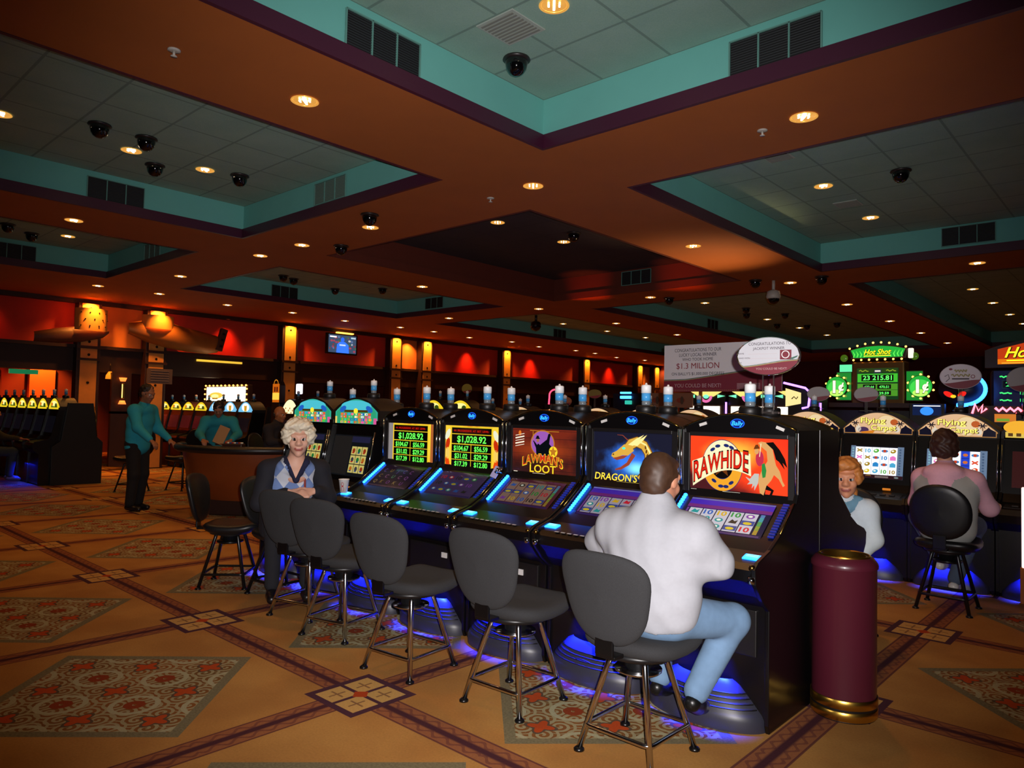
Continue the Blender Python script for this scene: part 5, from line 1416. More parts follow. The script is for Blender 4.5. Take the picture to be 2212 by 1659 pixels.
for sx in (-1, 1):
    b = MB(); b.box((sx * .44, .1, 1.93), (.2, .12, .40), M_dkwood); P = Panel(b, (sx * .44, .038, 1.93), (1, 0, 0), (0, 0, 1)); P.rect(-.095, -.19, .095, .19, glow('189030', .7), 1)
    b.build('side_panel', t)
    b = MB(); b.lathe([(.145, 0), (.145, .05)], M_dkwood, 32, (0, 0, 0)); b.v = [(x + sx * .52, .03 - z, y + 1.92) for x, y, z in b.v]
    P = Panel(b, (sx * .52, -.022, 1.92), (1, 0, 0), (0, 0, 1)); P.ell(0, 0, .138, .138, gM, 1, 32); P.ell(0, -.02, .12, .11, glow('40C848', 1.), 2, 24); P.ell(0, -.085, .09, .045, glow('B0F060', 1.1), 3, 20)
    P.text('1', -.03, -.085, .24, glow('206018', .5), 4, off=.05); P.text('1', -.03, -.08, .235, glow('FCFCC8', 1.25), 5, off=.03); P.text('¢', .062, -.055, .17, glow('206018', .5), 4, off=.05); P.text('¢', .062, -.05, .165, glow('FCFCC8', 1.25), 5, off=.03)
    b.build('wheel', t)
    for i in range(10): a = 2 * PI * (i + .5) / 10; bulb(sx * .52 + .155 * math.cos(a), 1.92 + .155 * math.sin(a), -.0)
b = MB(); b.box((-.42, .06, 2.18), (.16, .03, .10), glow('60E0A0', 1., True)); b.box((.40, .03, 2.36), (.06, .05, .13), glow('F8E8D0', 1.1), .01); b.build('side_lamp', t)
for sx in (-1, 1): b = MB(); b.ball((sx * .44, .04, 2.32), (.05, .02, .05), glow('507818', .5), 14, 8); b.build('round_lamp', t)

t = thing('jackpot_display', 'orange-topped jackpot display cut by the right edge of the photo', 'jackpot display', (-1.25, 10.3, 0))
b = MB(); b.box((.15, .3, .8), (1.0, .5, 1.6), M_blk2); b.build('plinth', t)
b = MB(); b.box((.15, .15, 1.88), (1.05, .3, .48), mat('navy_case', '10101E', .4), .06); b.build('case', t)
b = MB(); ar = [(-.42, 2.13)] + [(-.42 + 1.1 * i / 14, 2.34 + .12 * (1 - (2 * i / 14 - 1) ** 2)) for i in range(15)] + [(.68, 2.13)]
b.prism(ar, 'y', .0, .14, M_dkwood); P = Panel(b, (.13, -.002, 2.15), (1, 0, 0), (0, 0, 1)); P.poly([(-.42, .02), (.5, .02), (.5, .24), (.2, .29), (-.1, .28), (-.42, .20)], glow('C03808', .8, True), 1); P.poly([(-.42, .02), (.5, .02), (.5, .10), (-.42, .08)], glow('E87808', .8), 2)
script_word(P, 'Hot Shot', -.02, .10, .17, glow('401004', .4), yl, .66); P.rect(-.33, .055, .3, .07, yl, 4); P.rect(-.38, .03, .5, .036, glow('FFC840', 1.1), 4)
b.build('arched_sign', t)
b = MB(); P = Panel(b, (.15, -.002, 1.88), (1, 0, 0), (0, 0, 1)); P.rect(-.48, -.21, .48, .21, glow('0A1030', .6), 1); P.rect(-.40, .0, .40, .10, glow('102838', .6), 2); P.rect(-.39, .01, .39, .09, glow('040C10', .2), 3)
gn = glow('40E870', 1.1); P.text('25,768.13', -.36, .025, .075, gn, 5, 'l', .02, fit=.52); P.rect(-.13, .11, .2, .18, glow('1C7868', .7), 2)
P.stroke([(-.42 + i * .02, .14 + .008 * math.sin(i * 2.3)) for i in range(9)], .016, gn, 4)
for i, s_ in enumerate(('121.5', '113')): P.text(s_, -.22, -.07 - i * .085, .05, gn, 5, 'l', .015); P.stroke([(-.42 + q * .02, -.055 - i * .085 + .006 * math.sin(q * 2)) for q in range(7)], .016, gn, 4)
b.build('display_face', t)
t = neon('neon_curve', 'curved blue neon tube on a dark oval board behind the gold-lettered oval sign', [(.0 + .25 * math.cos(a), -.03, .19 * math.sin(a)) for a in [R(65) - R(165) * i / 16 for i in range(17)]], '3078FF', (-1.86, 10.0, 1.86), r=.022, es=3.)
b = MB(); b.lathe([(1, 0), (1, .05)], mat('navy_case', '10101E', .4), 36); b.v = [(x * .24, .03 - z, y * .19) for x, y, z in b.v]; b.tube([(-.02, .03, -.2), (-.02, .03, -1.86)], .05, M_blk2, 10); b.build('oval_board', t)
b = MB(); P = Panel(b, (-.05, -.022, 0), (1, 0, 0), (0, 0, 1)); P.ell(-.08, -.06, .06, .03, glow('E02018', 1.), 1, 12, rot=-30); P.ell(.06, -.06, .05, .03, glow('E02018', 1.), 1, 12, rot=30); P.ell(-.03, -.085, .03, .02, glow('E8C828', 1.), 2, 10); b.build('red_lamps', t)
t = thing('neon_script', 'glowing pink neon squiggle sign at the right behind the second row', 'neon sign', (-1.52, 9.6, 0))
pk = mat('neon_pink', 'FF7080', .3, emit='FF6070', es=3., sample=True)
b = MB(); b.tube([(-.16, 0, 1.57), (-.13, 0, 1.68), (-.10, 0, 1.60), (-.06, 0, 1.67), (-.07, 0, 1.58), (-.02, 0, 1.63)], .012, pk, 8); b.tube([(.06 + .035 * i, 0, 1.62 + .018 * (-1) ** i) for i in range(8)], .014, pk, 8); b.build('neon_tube', t)
b = MB(); b.box((.05, .06, .8), (.5, .08, 1.72), M_blk2); P = Panel(b, (.1, .018, 1.52), (1, 0, 0), (0, 0, 1)); P.rect(-.05, -.04, .15, .05, glow('D07828', .8), 1); P.rect(-.03, -.03, .09, .0, glow('70A030', .8), 2); b.build('case', t)
t = thing('small_screen', 'small blue-lit video screen low between the two jackpot displays', 'screen', (-2.12, 9.5, 0))
b = MB(); b.box((0, .06, .8), (.36, .08, 1.75), M_blk2); b.build('case', t)
b = MB(); P = Panel(b, (0, .018, 1.60), (1, 0, 0), (0, 0, 1)); P.rect(-.15, -.06, .15, .07, glow('102048', .7), 1); P.ell(0, -.01, .07, .05, glow('3080E8', 1.2), 2); P.rect(-.14, .045, .14, .055, glow('E8F0FF', 1.4), 2); b.build('lit_face', t)

# ------------------------------------------------------------------ television, wall pieces, sconce
t = thing('television', 'wall television showing a player in blue, high on the red wall', 'television', (-17.30, 11.82, 3.05), PI / 2)
b = MB(); b.box((0, .03, .22), (1.02, .09, .58), M_blk2, .01); b.box((0, .1, .22), (.2, .12, .2), M_blk2); b.build('case', t)
b = MB(); P = Panel(b, (0, -.017, .22), (1, 0, 0), (0, 0, 1)); P.rect(-.46, -.25, .46, .25, glow('384860', 1., True), 1)
rn = random.Random(2)
for i in range(46): P.ell(rn.uniform(-.44, .44), rn.uniform(-.2, .2), rn.uniform(.02, .05), .03, glow(rn.choice(['903848', '506088', '385838', 'A8A0A0', '284868', '703030']), 1.2), 2, 8)
P.poly([(-.2, -.25), (-.18, -.02), (-.08, .06), (.08, .06), (.2, -.02), (.22, -.25)], glow('2858E0', 1.8), 3); P.ell(0, .12, .06, .07, glow('2050C8', 1.6), 3); P.rect(-.1, -.05, .1, -.01, glow('C8D8FF', .9), 4)
P.rect(-.42, .17, -.2, .21, glow('E8E0F0', 1.2), 3); P.rect(.28, .17, .44, .21, glow('B0C8D8', 1.), 3); b.build('lit_screen', t)
t = thing('picture_light', 'thin amber strip lamp above the wall television', 'lamp', (-17.30, 11.9, 3.585))
b = MB(); b.box((0, 0, 0), (.10, .55, .035), mat('amber_strip', 'FFC050', .3, emit='FFB040', es=2.5, sample=True), .01); b.build('tube', t)
t = thing('wall_sculpture', 'large copper-brown curved sculpture with studded plates on the red wall at left', 'wall art', (-17.2, 0, 0))
M_cop = mat('copper_sheet', 'A8682C', .45, metal=.35, noise=.2, nscale=4); M_cop2 = mat('copper_dark', '4E2412', .55, noise=.2, nscale=3)
b = MB()
vs = []; fs = []
for j in range(9):
    a = R(-75 + 150 * j / 8)
    for i in range(5): vs.append((.05 + .28 * math.cos(a), 5.33 + .33 * math.sin(a), 3.02 + .45 * i / 4 - (.03 * math.cos(a) if i == 0 else 0)))
for j in range(8):
    for i in range(4): fs.append((j * 5 + i, j * 5 + i + 1, (j + 1) * 5 + i + 1, (j + 1) * 5 + i))
b.add(vs, fs, M_pil, True)
for j in range(3):
    for i in range(4): a = R(-45 + 30 * i + (15 if j % 2 else 0)); b.ball((.05 + .285 * math.cos(a), 5.33 + .335 * math.sin(a), 3.1 + .14 * j), .014, M_stud, 8, 5)
b.build('studded_plate', t)
def hull(pts, mt):
    b = MB(); vs = []; fs = []
    for (y, z, r_) in pts:
        for k in range(9):
            a = PI / 2 - PI * k / 8; vs.append((.02 + r_ * .7 * math.cos(a), y, z + r_ * math.sin(a)))
    for j in range(len(pts) - 1):
        for k in range(8): fs.append((j * 9 + k, j * 9 + k + 1, (j + 1) * 9 + k + 1, (j + 1) * 9 + k))
    b.add(vs, fs, mt, True); return b
hull([(4.3, 2.80, .10), (4.75, 2.86, .16), (5.2, 2.93, .17), (5.6, 2.98, .10), (5.72, 3.02, .03)], M_cop2).build('lower_hull', t)
hull([(6.1, 3.15, .12), (6.5, 3.12, .25), (6.9, 3.08, .30), (7.4, 3.0, .28), (7.9, 2.95, .25), (8.15, 2.95, .2)], M_cop).build('upper_hull', t)
b = MB(); b.box((.12, 8.2, 3.06), (.12, .16, .55), M_cop2, .01, rot=Matrix.Rotation(-.25, 4, 'X'))
for i in range(3): b.box((.19, 8.2 + .03 * (i - 1), 2.9 + i * .15), (.02, .06, .05), M_stud, rot=Matrix.Rotation(-.25, 4, 'X'))
b.build('end_plate', t)
b = MB()
vs = []; fs = []
for j in range(9):
    a = R(-80 + 160 * j / 8)
    for i in range(3): vs.append((.04 + .26 * math.cos(a), 6.72 + .36 * math.sin(a), 3.22 + .26 * i / 2 - (.05 * math.cos(a) if i == 0 else 0)))
for j in range(8):
    for i in range(2): fs.append((j * 3 + i, j * 3 + i + 1, (j + 1) * 3 + i + 1, (j + 1) * 3 + i))
b.add(vs, fs, M_pil, True); b.build('studded_plate', t)
for y in (5.33, 6.72): lamp('plate_spot', 'SPOT', (-16.66, y, 3.68), 80, 'FFA040', None, .03, 100, .8, aim=(-.2, 0, -1))
t = thing('wall_sconce', 'tall wall sconce glowing amber at top and bottom, on a dark column at left', 'sconce', (-17.02, 5.99, 1.64), PI / 2)
b = MB(); b.box((0, .12, .05), (.40, .10, .9), M_dkwood); b.box((0, .12, -.95), (.40, .10, 1.2), M_dkwood); b.build('backboard', t)
b = MB(); b.box((0, 0, .1), (.07, .07, .34), M_gold2, .01); b.box((-.02, -.035, .1), (.016, .012, .3), mat('amber_strip2', 'FFC050', .3, emit='FFC060', es=2., sample=True)); b.build('body', t)
for z, s_ in ((.31, 1), (-.11, -1)): b = MB(); b.lathe([(.05, z), (.08, z + .08 * s_)], mat('amber_shade', 'FF9040', .4, emit='FF7830', es=1.2, sample=True), 16); b.build('shade', t)
b = MB(); b.box((0, 0, 0), (.04, 1.15, .05), mat('yellow_strip', 'FFE060', .3, emit='C8A030', es=.9)); tag(b.build('wall_strip_light', None, (-17.42, 8.35, 2.55)), 'long dim yellow strip light on the dark rail left of centre', 'light strip')
b = MB(); b.box((0, 0, 0), (.03, .56, .34), mat('notice', '5A4A48', .7)); 
for i in range(5): b.box((.02, 0, .12 - i * .055), (.005, .4, .012), mat('notice_line', '8A7A74', .7))
tag(b.build('wall_sign', None, (-16.99, 6.75, 2.10)), 'dim grey notice board above the standing attendant', 'notice')
t = thing('hanging_lamp', 'small amber hanging lamp under the rail near the wall sconce', 'lamp', (-17.25, 5.8, 2.0))
b = MB(); b.tube([(0, 0, .15), (0, 0, .35)], .01, M_stud, 6); b.lathe([(.09, .0), (.08, .08), (.03, .16)], mat('amber_lamp', 'E08020', .4, emit='E07818', es=.9, sample=True), 14); b.build('shade', t)
# ------------------------------------------------------------------ gaming table and its chairs
M_felt = mat('table_felt', '1C3024', .9); M_apron = mat('table_apron', '7A3A18', .35, noise=.15, nscale=6, coat=.2)
t = thing('gaming_table', 'half-round wooden gaming table with padded dark rim, where the attendants stand', 'table', (-9.62, 5.28, 0), R(-53 + 90))
def arcp(r_, z, a0=-172, a1=-8, n=28): return [(r_ * math.cos(R(a0 + (a1 - a0) * i / n)), r_ * math.sin(R(a0 + (a1 - a0) * i / n)), z) for i in range(n + 1)]
b = MB(); b.prism([(x, y) for x, y, z in arcp(1.08, 0)], 'z', .86, .90, M_felt); b.build('felt_top', t)
b = MB(); b.tube(arcp(1.10, .90), .05, M_vin, 12); b.build('padded_rim', t)
b = MB(); vs = []; fs = []
pa = arcp(1.04, .86); pb = arcp(.98, .5); pc = arcp(.80, .22)
for q in (pa, pb, pc): vs += q
n = len(pa)
for j in range(2):
    for i in range(n - 1): fs.append((j * n + i, j * n + i + 1, (j + 1) * n + i + 1, (j + 1) * n + i))
b.add(vs, fs, M_apron, True); b.build('curved_apron', t)
b = MB(); b.box((0, -.38, .12), (.9, .5, .24), M_dkwood, .02); b.box((0, -.38, .5), (.5, .3, .6), M_dkwood, .02); b.build('pedestal', t)
b = MB(); b.box((-.25, -.35, .925), (.28, .12, .05), M_dkwood, .01)
for i in range(8): b.lathe([(.02, 0), (.02, .02)], mat('chip_%d' % (i % 3), ('A03020', 'D0C8B0', '304880')[i % 3], .5), 12, (-.36 + i * .032, -.35, .95))
tag(b.build('chip_tray', None, (-9.62, 5.28, 0), R(37)), 'tray of gaming chips on the half-round table', 'chip tray')
t = thing('menu_stand', 'tilted tan card stand on the gaming table beside the dealer', 'card stand', (-10.05, 4.88, .91), R(37))
b = MB(); b.box((0, 0, .14), (.16, .012, .26), mat('tan_card', 'A07850', .6), .002, rot=Matrix.Rotation(.35, 4, 'Y') @ Matrix.Rotation(-.2, 4, 'X')); b.box((0, .02, .01), (.14, .10, .02), M_dkwood); b.build('card', t)
tb = stool_proto('dark round-backed chair past the right end of the gaming table', 'black chairs at the gaming table', M_vin, M_legk, True)
tb.scale = (1, 1, 1.12); tb.location = (-8.55, 6.35, 0); tb.rotation_euler = (0, 0, R(140))
dup(tb, (-12.9, 4.75, 0), R(120), 'dark chair in shadow beside the far left end panel, nearer one')
dup(tb, (-12.7, 5.5, 0), R(200), 'dark chair in shadow beside the far left end panel, farther one')

# ------------------------------------------------------------------ people
def V3(p): return np.array(p, float)
def head_prims(h, f, s=1., hair=None, face=True):
    """h centre, f facing; returns skin prims and a placer for hair"""
    f = V3(f); f /= np.linalg.norm(f); side = np.cross(f, [0, 0, 1.]); side /= np.linalg.norm(side); u = np.cross(side, f)
    Rm = np.stack([side, f, u], 1); h = V3(h)
    W = lambda x, y, z: h + s * (x * side + y * f + z * u)
    P = [('e', W(0, -.01, .02), (.074 * s, .092 * s, .098 * s), Rm, 'skin'), ('e', W(0, .022, -.045), (.060 * s, .070 * s, .082 * s), Rm, 'skin'),
         ('c', W(0, .062, -.105), .026 * s, W(0, .050, -.08), .03 * s, 'skin')]
    if face:
        P += [('c', W(0, .088, .008), .010 * s, W(0, .106, -.028), .014 * s, 'skin'), ('c', W(-.012, .094, -.034), .010 * s, W(.012, .094, -.034), .010 * s, 'skin'),
              ('c', W(-.042, .076, .022), .011 * s, W(-.012, .086, .02), .010 * s, 'skin'), ('c', W(.042, .076, .022), .011 * s, W(.012, .086, .02), .010 * s, 'skin'),
              ('e', W(-.040, .064, -.035), (.022 * s, .022 * s, .024 * s), Rm, 'skin'), ('e', W(.040, .064, -.035), (.022 * s, .022 * s, .024 * s), Rm, 'skin'),
              ('c', W(-.020, .084, -.066), .005 * s, W(.020, .084, -.066), .005 * s, 'lip'), ('c', W(-.012, .0855, -.072), .0055 * s, W(.012, .0855, -.072), .0055 * s, 'lip')]
        for sx in (-1, 1):
            P += [('e', W(sx * .029, .081, .0), (.0115 * s, .007 * s, .0048 * s), Rm, 'eye'), ('e', W(sx * .029, .0855, -.0), (.0048 * s, .003 * s, .0045 * s), Rm, 'iris'),
                  ('c', W(sx * .044, .079, .021), .004 * s, W(sx * .016, .088, .023), .005 * s, 'brow')]
    for sx in (-1, 1):
        P += [('e', W(sx * .077, -.005, -.005), (.010 * s, .020 * s, .032 * s), Rm, 'skin')]
    return P, W, Rm
def hand_prims(w, d, up, side, s=1., curl=.5):
    """w wrist, d direction of the palm, up back-of-hand normal, side +1/-1 thumb side"""
    w = V3(w); d = V3(d); d /= np.linalg.norm(d); up = V3(up); up = up - d * (up @ d); up /= np.linalg.norm(up); lat = np.cross(d, up) * side
    P = [('f', w + d * .02 * s, (.024 * s, .014 * s), w + d * .075 * s, (.038 * s, .013 * s), lat, 'skin')]
    for i, (o, L) in enumerate(((.030, .078), (.010, .086), (-.010, .080), (-.029, .062))):
        a = w + d * .082 * s + lat * o * s; c1 = a + (d * math.cos(curl * .6) - up * math.sin(curl * .6)) * L * .5 * s
        c2 = c1 + (d * math.cos(curl * 1.7) - up * math.sin(curl * 1.7)) * L * .5 * s
        P += [('c', a, .0095 * s, c1, .0085 * s, 'skin'), ('c', c1, .0085 * s, c2, .007 * s, 'skin')]
    a = w + d * .03 * s + lat * .028 * s; c1 = a + (d * .7 + lat * .75 - up * .2) * .04 * s; c2 = c1 + (d * .95 + lat * .2 - up * .35) * .034 * s
    P += [('c', a, .012 * s, c1, .0105 * s, 'skin'), ('c', c1, .0105 * s, c2, .008 * s, 'skin')]
    return P
def person(label, loc, rotz, J, cols, vox=.008, hair=(), build=1., sleeve=1., face=True, group=None, hands=True, extra=None, top_disp=None, hem=None, carve=None):
    t = thing('person', label, 'person', loc, rotz, group)
    s = J.get('s', 1.)
    sk = mat('skin_' + cols['skin'], cols['skin'], .55)
    M = {'skin': sk, 'lip': mat('lip_' + cols.get('lip', '9A5048'), cols.get('lip', '9A5048'), .5), 'eye': mat('eye_white', 'C8C0B8', .3), 'iris': mat('iris', '241C18', .2), 'brow': mat('brow_' + cols.get('brow', '5A4030'), cols.get('brow', '5A4030'), .8)}
    P, W, Rm = head_prims(J['head'], J['face'], s, face=face)
    nk, ch, pv = V3(J['neck']), V3(J['chest']), V3(J['pelvis'])
    side = V3(J.get('side', (1, 0, 0)))
    P += [('c', nk, .056 * s, W(0, -.012, -.075), .052 * s, 'skin'), ('f', pv, (.12, .08), ch, (.13, .08), side, 'skin'), ('f', ch, (.13, .08), nk - (0, 0, .05), (.10, .06), side, 'skin')]
    T = [('f', pv + (0, 0, J.get('hem', -.06)), (.185 * build, .125 * build), pv + (ch - pv) * .45, (.178 * build, .122 * build), side, 'top'), ('f', pv + (ch - pv) * .45, (.178 * build, .122 * build), ch, (.195 * build, .125 * build), side, 'top'),
         ('f', ch, (.195 * build, .125 * build), nk - V3((0, 0, .075)), (.15 * build, .085 * build), side, 'top'), ('c', nk - V3((0, 0, .03)), .074 * s, nk + V3((0, .004, .012)), .064 * s, 'top')]
    for q in 'LR':
        sh, el, wr = V3(J['sh' + q]), V3(J['el' + q]), V3(J['wr' + q])
        sg = -1 if q == 'L' else 1
        P += [('c', sh, .040, el, .034, 'skin'), ('c', el, .036 * s, wr, .025 * s, 'skin')]
        if hands: P += hand_prims(wr, J.get('hd' + q, wr - el), J.get('hu' + q, (0, 0, 1)), J.get('ht' + q, -sg), s, J.get('curl', .5))
        T += [('c', nk - V3((0, 0, .07)) + side * sg * .05, .07 * build, sh, .075 * build, 'top'), ('c', sh, .074 * build, el, .058 * build, 'top')]
        if sleeve > 0: T += [('c', el, .058 * build, el + (wr - el) * sleeve, .042 * build, 'top')]
    B = [('f', pv + V3((0, 0, .03)), (.165 * build, .112 * build), pv + V3((0, 0, -.03)), (.172 * build, .12 * build), side, 'bottom')]
    SH = []
    for q in 'LR':
        hp, kn, an = V3(J['hip' + q]), V3(J['kn' + q]), V3(J['an' + q])
        fd = V3(J.get('ft' + q, (0, 1, 0))); fd /= np.linalg.norm(fd)
        B += [('c', hp, .095 * build, kn, .072 * build, 'bottom'), ('c', kn, .070 * build, an + (kn - an) * .06, .055 * build, 'bottom')]
        P += [('c', hp, .06, kn, .045, 'skin'), ('c', kn, .045, an, .035, 'skin')]
        SH += [('c', an + V3((0, 0, -.035)) - fd * .03, .038, an + V3((0, 0, -.045)) + fd * .06, .040, 'shoe'), ('c', an + V3((0, 0, -.045)) + fd * .05, .040, an + V3((0, 0, -.055)) + fd * .14, .034, 'shoe')]
    if extra: extra(P, T, B, W, Rm)
    sdf_mesh('body', P, min(vox, .0055) if hands and vox < .009 else vox, .018, M, t)
    sdf_mesh(J.get('topname', 'shirt'), T, vox, J.get('kt', .04), {k: mat('cloth_' + cols[k], cols[k], .9, noise=.06, nscale=60) for k in sorted({p[-1] for p in T})}, t, disp=top_disp, carve=carve, cuts=[((0, 0, hem), (0, J.get('hemt', 0), -1))] if hem else ())
    sdf_mesh('trousers', B, vox, .03, {'bottom': mat('cloth_' + cols['bottom'], cols['bottom'], .9, noise=.18, nscale=25)}, t)
    for i in (0, 2): o = sdf_mesh('shoe', SH[i:i + 2], vox, .012, {'shoe': mat('shoe_' + cols.get('shoe', '141012'), cols.get('shoe', '141012'), .35)}, t)
    if hair:
        H = []
        for hh in hair:
            if len(hh) == 2: H.append(('e', W(*hh[0]), tuple(q * s for q in hh[1]), Rm, 'hair'))
            else: H.append(('c', W(*hh[0]), hh[1] * s, W(*hh[2]), hh[3] * s, 'hair'))
        fl = J.get('fluff', .004)
        sdf_mesh('hair', H, min(vox, .006), .012, {'hair': mat('hair_' + cols['hair'], cols['hair'], .55, noise=.35, nscale=70)}, t, disp=lambda G: fl * (np.sin(G[..., 0] * 95 + 2 * np.sin(G[..., 2] * 60)) * np.sin(G[..., 1] * 88 + 1) + np.sin(G[..., 2] * 120 + G[..., 0] * 60) * .6))
    return t, W

# man in the white shirt
def folds(G):
    x, y, z = G[..., 0], G[..., 1], G[..., 2]
    return .0028 * np.sin(z * 52 + 10 * x + 2.5 * np.sin(x * 13 + 1)) * np.clip((1.02 - z) * 4, .15, 1) + .0016 * np.sin(x * 60 + z * 25 + 3 * np.sin(z * 9))
JM = dict(head=(.012, .15, 1.182), face=(.04, 1, -.16), neck=(.01, .12, 1.04), chest=(.02, .09, .86), pelvis=(.05, .045, .635), hem=-.02, kt=.07, hemt=.25, fluff=.0012,
          shL=(-.20, .10, .94), elL=(-.335, .17, .85), wrL=(-.20, .36, .91), shR=(.22, .10, .95), elR=(.285, .17, .84), wrR=(.12, .35, .91), huL=(0, 0, 1), huR=(0, 0, 1),
          hipL=(-.04, .05, .60), knL=(-.13, .38, .55), anL=(-.10, .36, .19), hipR=(.14, .06, .60), knR=(.26, .38, .545), anR=(.16, .215, .225), ftR=(-.2, 1, -.3), ftL=(0, 1, -.1), curl=.7)
def ex(P, T, B, W, Rm):
    T.append(('f', W(0, -.035, -.135), (.068, .068), W(0, -.03, -.105), (.064, .064), (1, 0, 0), 'top'))
    T.append(('f', (.015, .06, .95), (.19, .09), (.04, .05, .64), (.185, .118), (1, 0, 0), 'top'))
person('seated man with dark hair in a white shirt and pale jeans, seen from behind', (-1.76, 2.80, 0), 0, JM, dict(skin='C08468', top='A4A5AC', bottom='6C8AAA', hair='3E2616', shoe='101010'), .008,
       hair=[((0, -.022, .028), (.083, .094, .098)), ((0, -.055, -.02), (.072, .055, .075)), ((-.062, -.02, -.0), .018, (-.066, .0, .03), .02), ((.062, -.02, -.0), .018, (.066, .0, .03), .02), ((0, .03, .075), (.062, .055, .034))], build=1.04, sleeve=.75, top_disp=folds, extra=ex, hem=.555)
hero = [o for o in COL.objects if o.name == 'person'][0]
b = MB(); mc = mat('cloth_A4A5AC', 'A4A5AC', .9)
for z_, r_ in ((1.05, .073), (1.066, .070)): b.tube([(.012 + r_ * math.cos(a), .108 + r_ * math.sin(a), z_ + .012 * math.cos(a + PI / 2)) for a in [2 * PI * q / 28 for q in range(28)]], .013, mc, 8, True)
b.build('collar', hero)

# silver-haired woman in the argyle sweater
def argyle():
    m = bpy.data.materials.new('argyle_knit'); m.use_nodes = True; S.nt = m.node_tree; bs = S.nt.nodes['Principled BSDF']; bs.inputs['Roughness'].default_value = .9
    tc = S.nt.nodes.new('ShaderNodeTexCoord'); sp = S.nt.nodes.new('ShaderNodeSeparateXYZ'); S.nt.links.new(tc.outputs['Object'], sp.inputs[0])
    x, y, z = S(sp.outputs[0]), S(sp.outputs[1]), S(sp.outputs[2])
    a = (x - .005) / .115 + z / .16; c = (x - .005) / .115 - z / .16
    p1 = (a * .5).fr().gt(.5); p2 = (c * .5).fr().gt(.5)
    q = (p1 - p2).abs()
    col = mixc(q, 'C8CCD8', '7088BC')
    S.nt.links.new(col, bs.inputs['Base Color']); return m
_MC['cloth_argyle'] = argyle()
def exw(P, T, B, W, Rm):
    for i, p in enumerate(T): pass
    n = V3(JW['neck'])
    keep = [p for p in T if p[0] == 'f']; T[:] = keep
    # bare neckline: collar in navy
    zv = n[2] - .16
    for sg in (-1, 1):
        T.append(('c', n + V3((sg * .072, .0, .0)), .016, n + V3((sg * .066, .055, -.03)), .015, 'navy')); T.append(('c', n + V3((sg * .066, .055, -.03)), .015, n + V3((.0, .094, -.155)), .013, 'navy'))
    P.append(('f', n + V3((0, .0, -.13)), (.09, .062), n + V3((0, 0, -.02)), (.062, .055), (1, 0, 0), 'skin'))
    T.append(('e', (.075, .30, .87), (.075, .07, .075), None, 'top')); T.append(('e', (-.085, .30, .87), (.075, .07, .075), None, 'top'))
JW = dict(head=(-.03, .42, 1.255), face=(.02, 1, -.10), neck=(-.02, .365, 1.10), chest=(0, .25, .89), pelvis=(0, .03, .60), s=1.04,
          shL=(-.195, .31, 1.01), elL=(-.26, .33, .80), wrL=(-.16, .43, .865), shR=(.175, .30, 1.01), elR=(.23, .34, .77), wrR=(.03, .43, .855), hdL=(.85, .40, -.25), hdR=(-.9, .42, -.15), huR=(0, .6, .8), huL=(0, .6, .8),
          hipL=(-.09, .08, .56), knL=(-.14, .24, .56), anL=(-.13, .20, .12), hipR=(.09, .08, .56), knR=(.12, .24, .56), anR=(.12, .20, .12), curl=.75, fluff=.006)
tw, W = person('silver-haired woman in pale blue argyle sweater and dark jacket, facing the camera', (-5.13, 3.07, 0), R(-119), JW, dict(skin='D8A48C', top='argyle', navy='181A38', bottom='1A1A20', hair='D8CCB4', brow='8A7A68', lip='A85A50'), .007, carve=lambda G: np.minimum((G[..., 2] - .955) * .42 - np.abs(G[..., 0] + .018), np.minimum(G[..., 1] - .36, 1.2 - G[..., 2])) * 1.0,
       hair=[((0, -.03, .035), (.102, .108, .108)), ((0, .02, .092), (.088, .082, .052)), ((-.078, .0, .02), (.04, .07, .07)), ((.078, .0, .02), (.04, .07, .07)), ((0, -.075, -.03), (.082, .06, .08)), ((-.04, .07, .09), (.05, .03, .03)), ((.05, .065, .088), (.05, .03, .03))], build=.95, sleeve=.9, extra=exw)
JK = []
for q, sg in (('L', -1), ('R', 1)):
    sh, el, wr = V3(JW['sh' + q]), V3(JW['el' + q]), V3(JW['wr' + q])
    JK += [('c', V3((sg * .08 - .015, .31, 1.05)), .065, sh, .07, 'jk'), ('c', sh, .073, el, .060, 'jk'), ('c', el, .058, el + (wr - el) * .88, .044, 'jk'), ('f', (sg * .165, .26, .98), (.05, .11), (sg * .175, .09, .56), (.055, .14), (1, 0, 0), 'jk')]
JK += [('f', (0, .20, 1.0), (.15, .07), (0, -.03, .56), (.17, .10), (1, 0, 0), 'jk')]
sdf_mesh('jacket', JK, .008, .03, {'jk': mat('cloth_navy', '12121C', .85)}, tw)
b = MB(); b.tube([(-.085, .38, 1.06), (-.085, .395, .96), (-.088, .39, .86), (-.08, .30, .72)], .008, mat('lanyard_red', '8A3028', .6), 8); b.build('lanyard', tw)

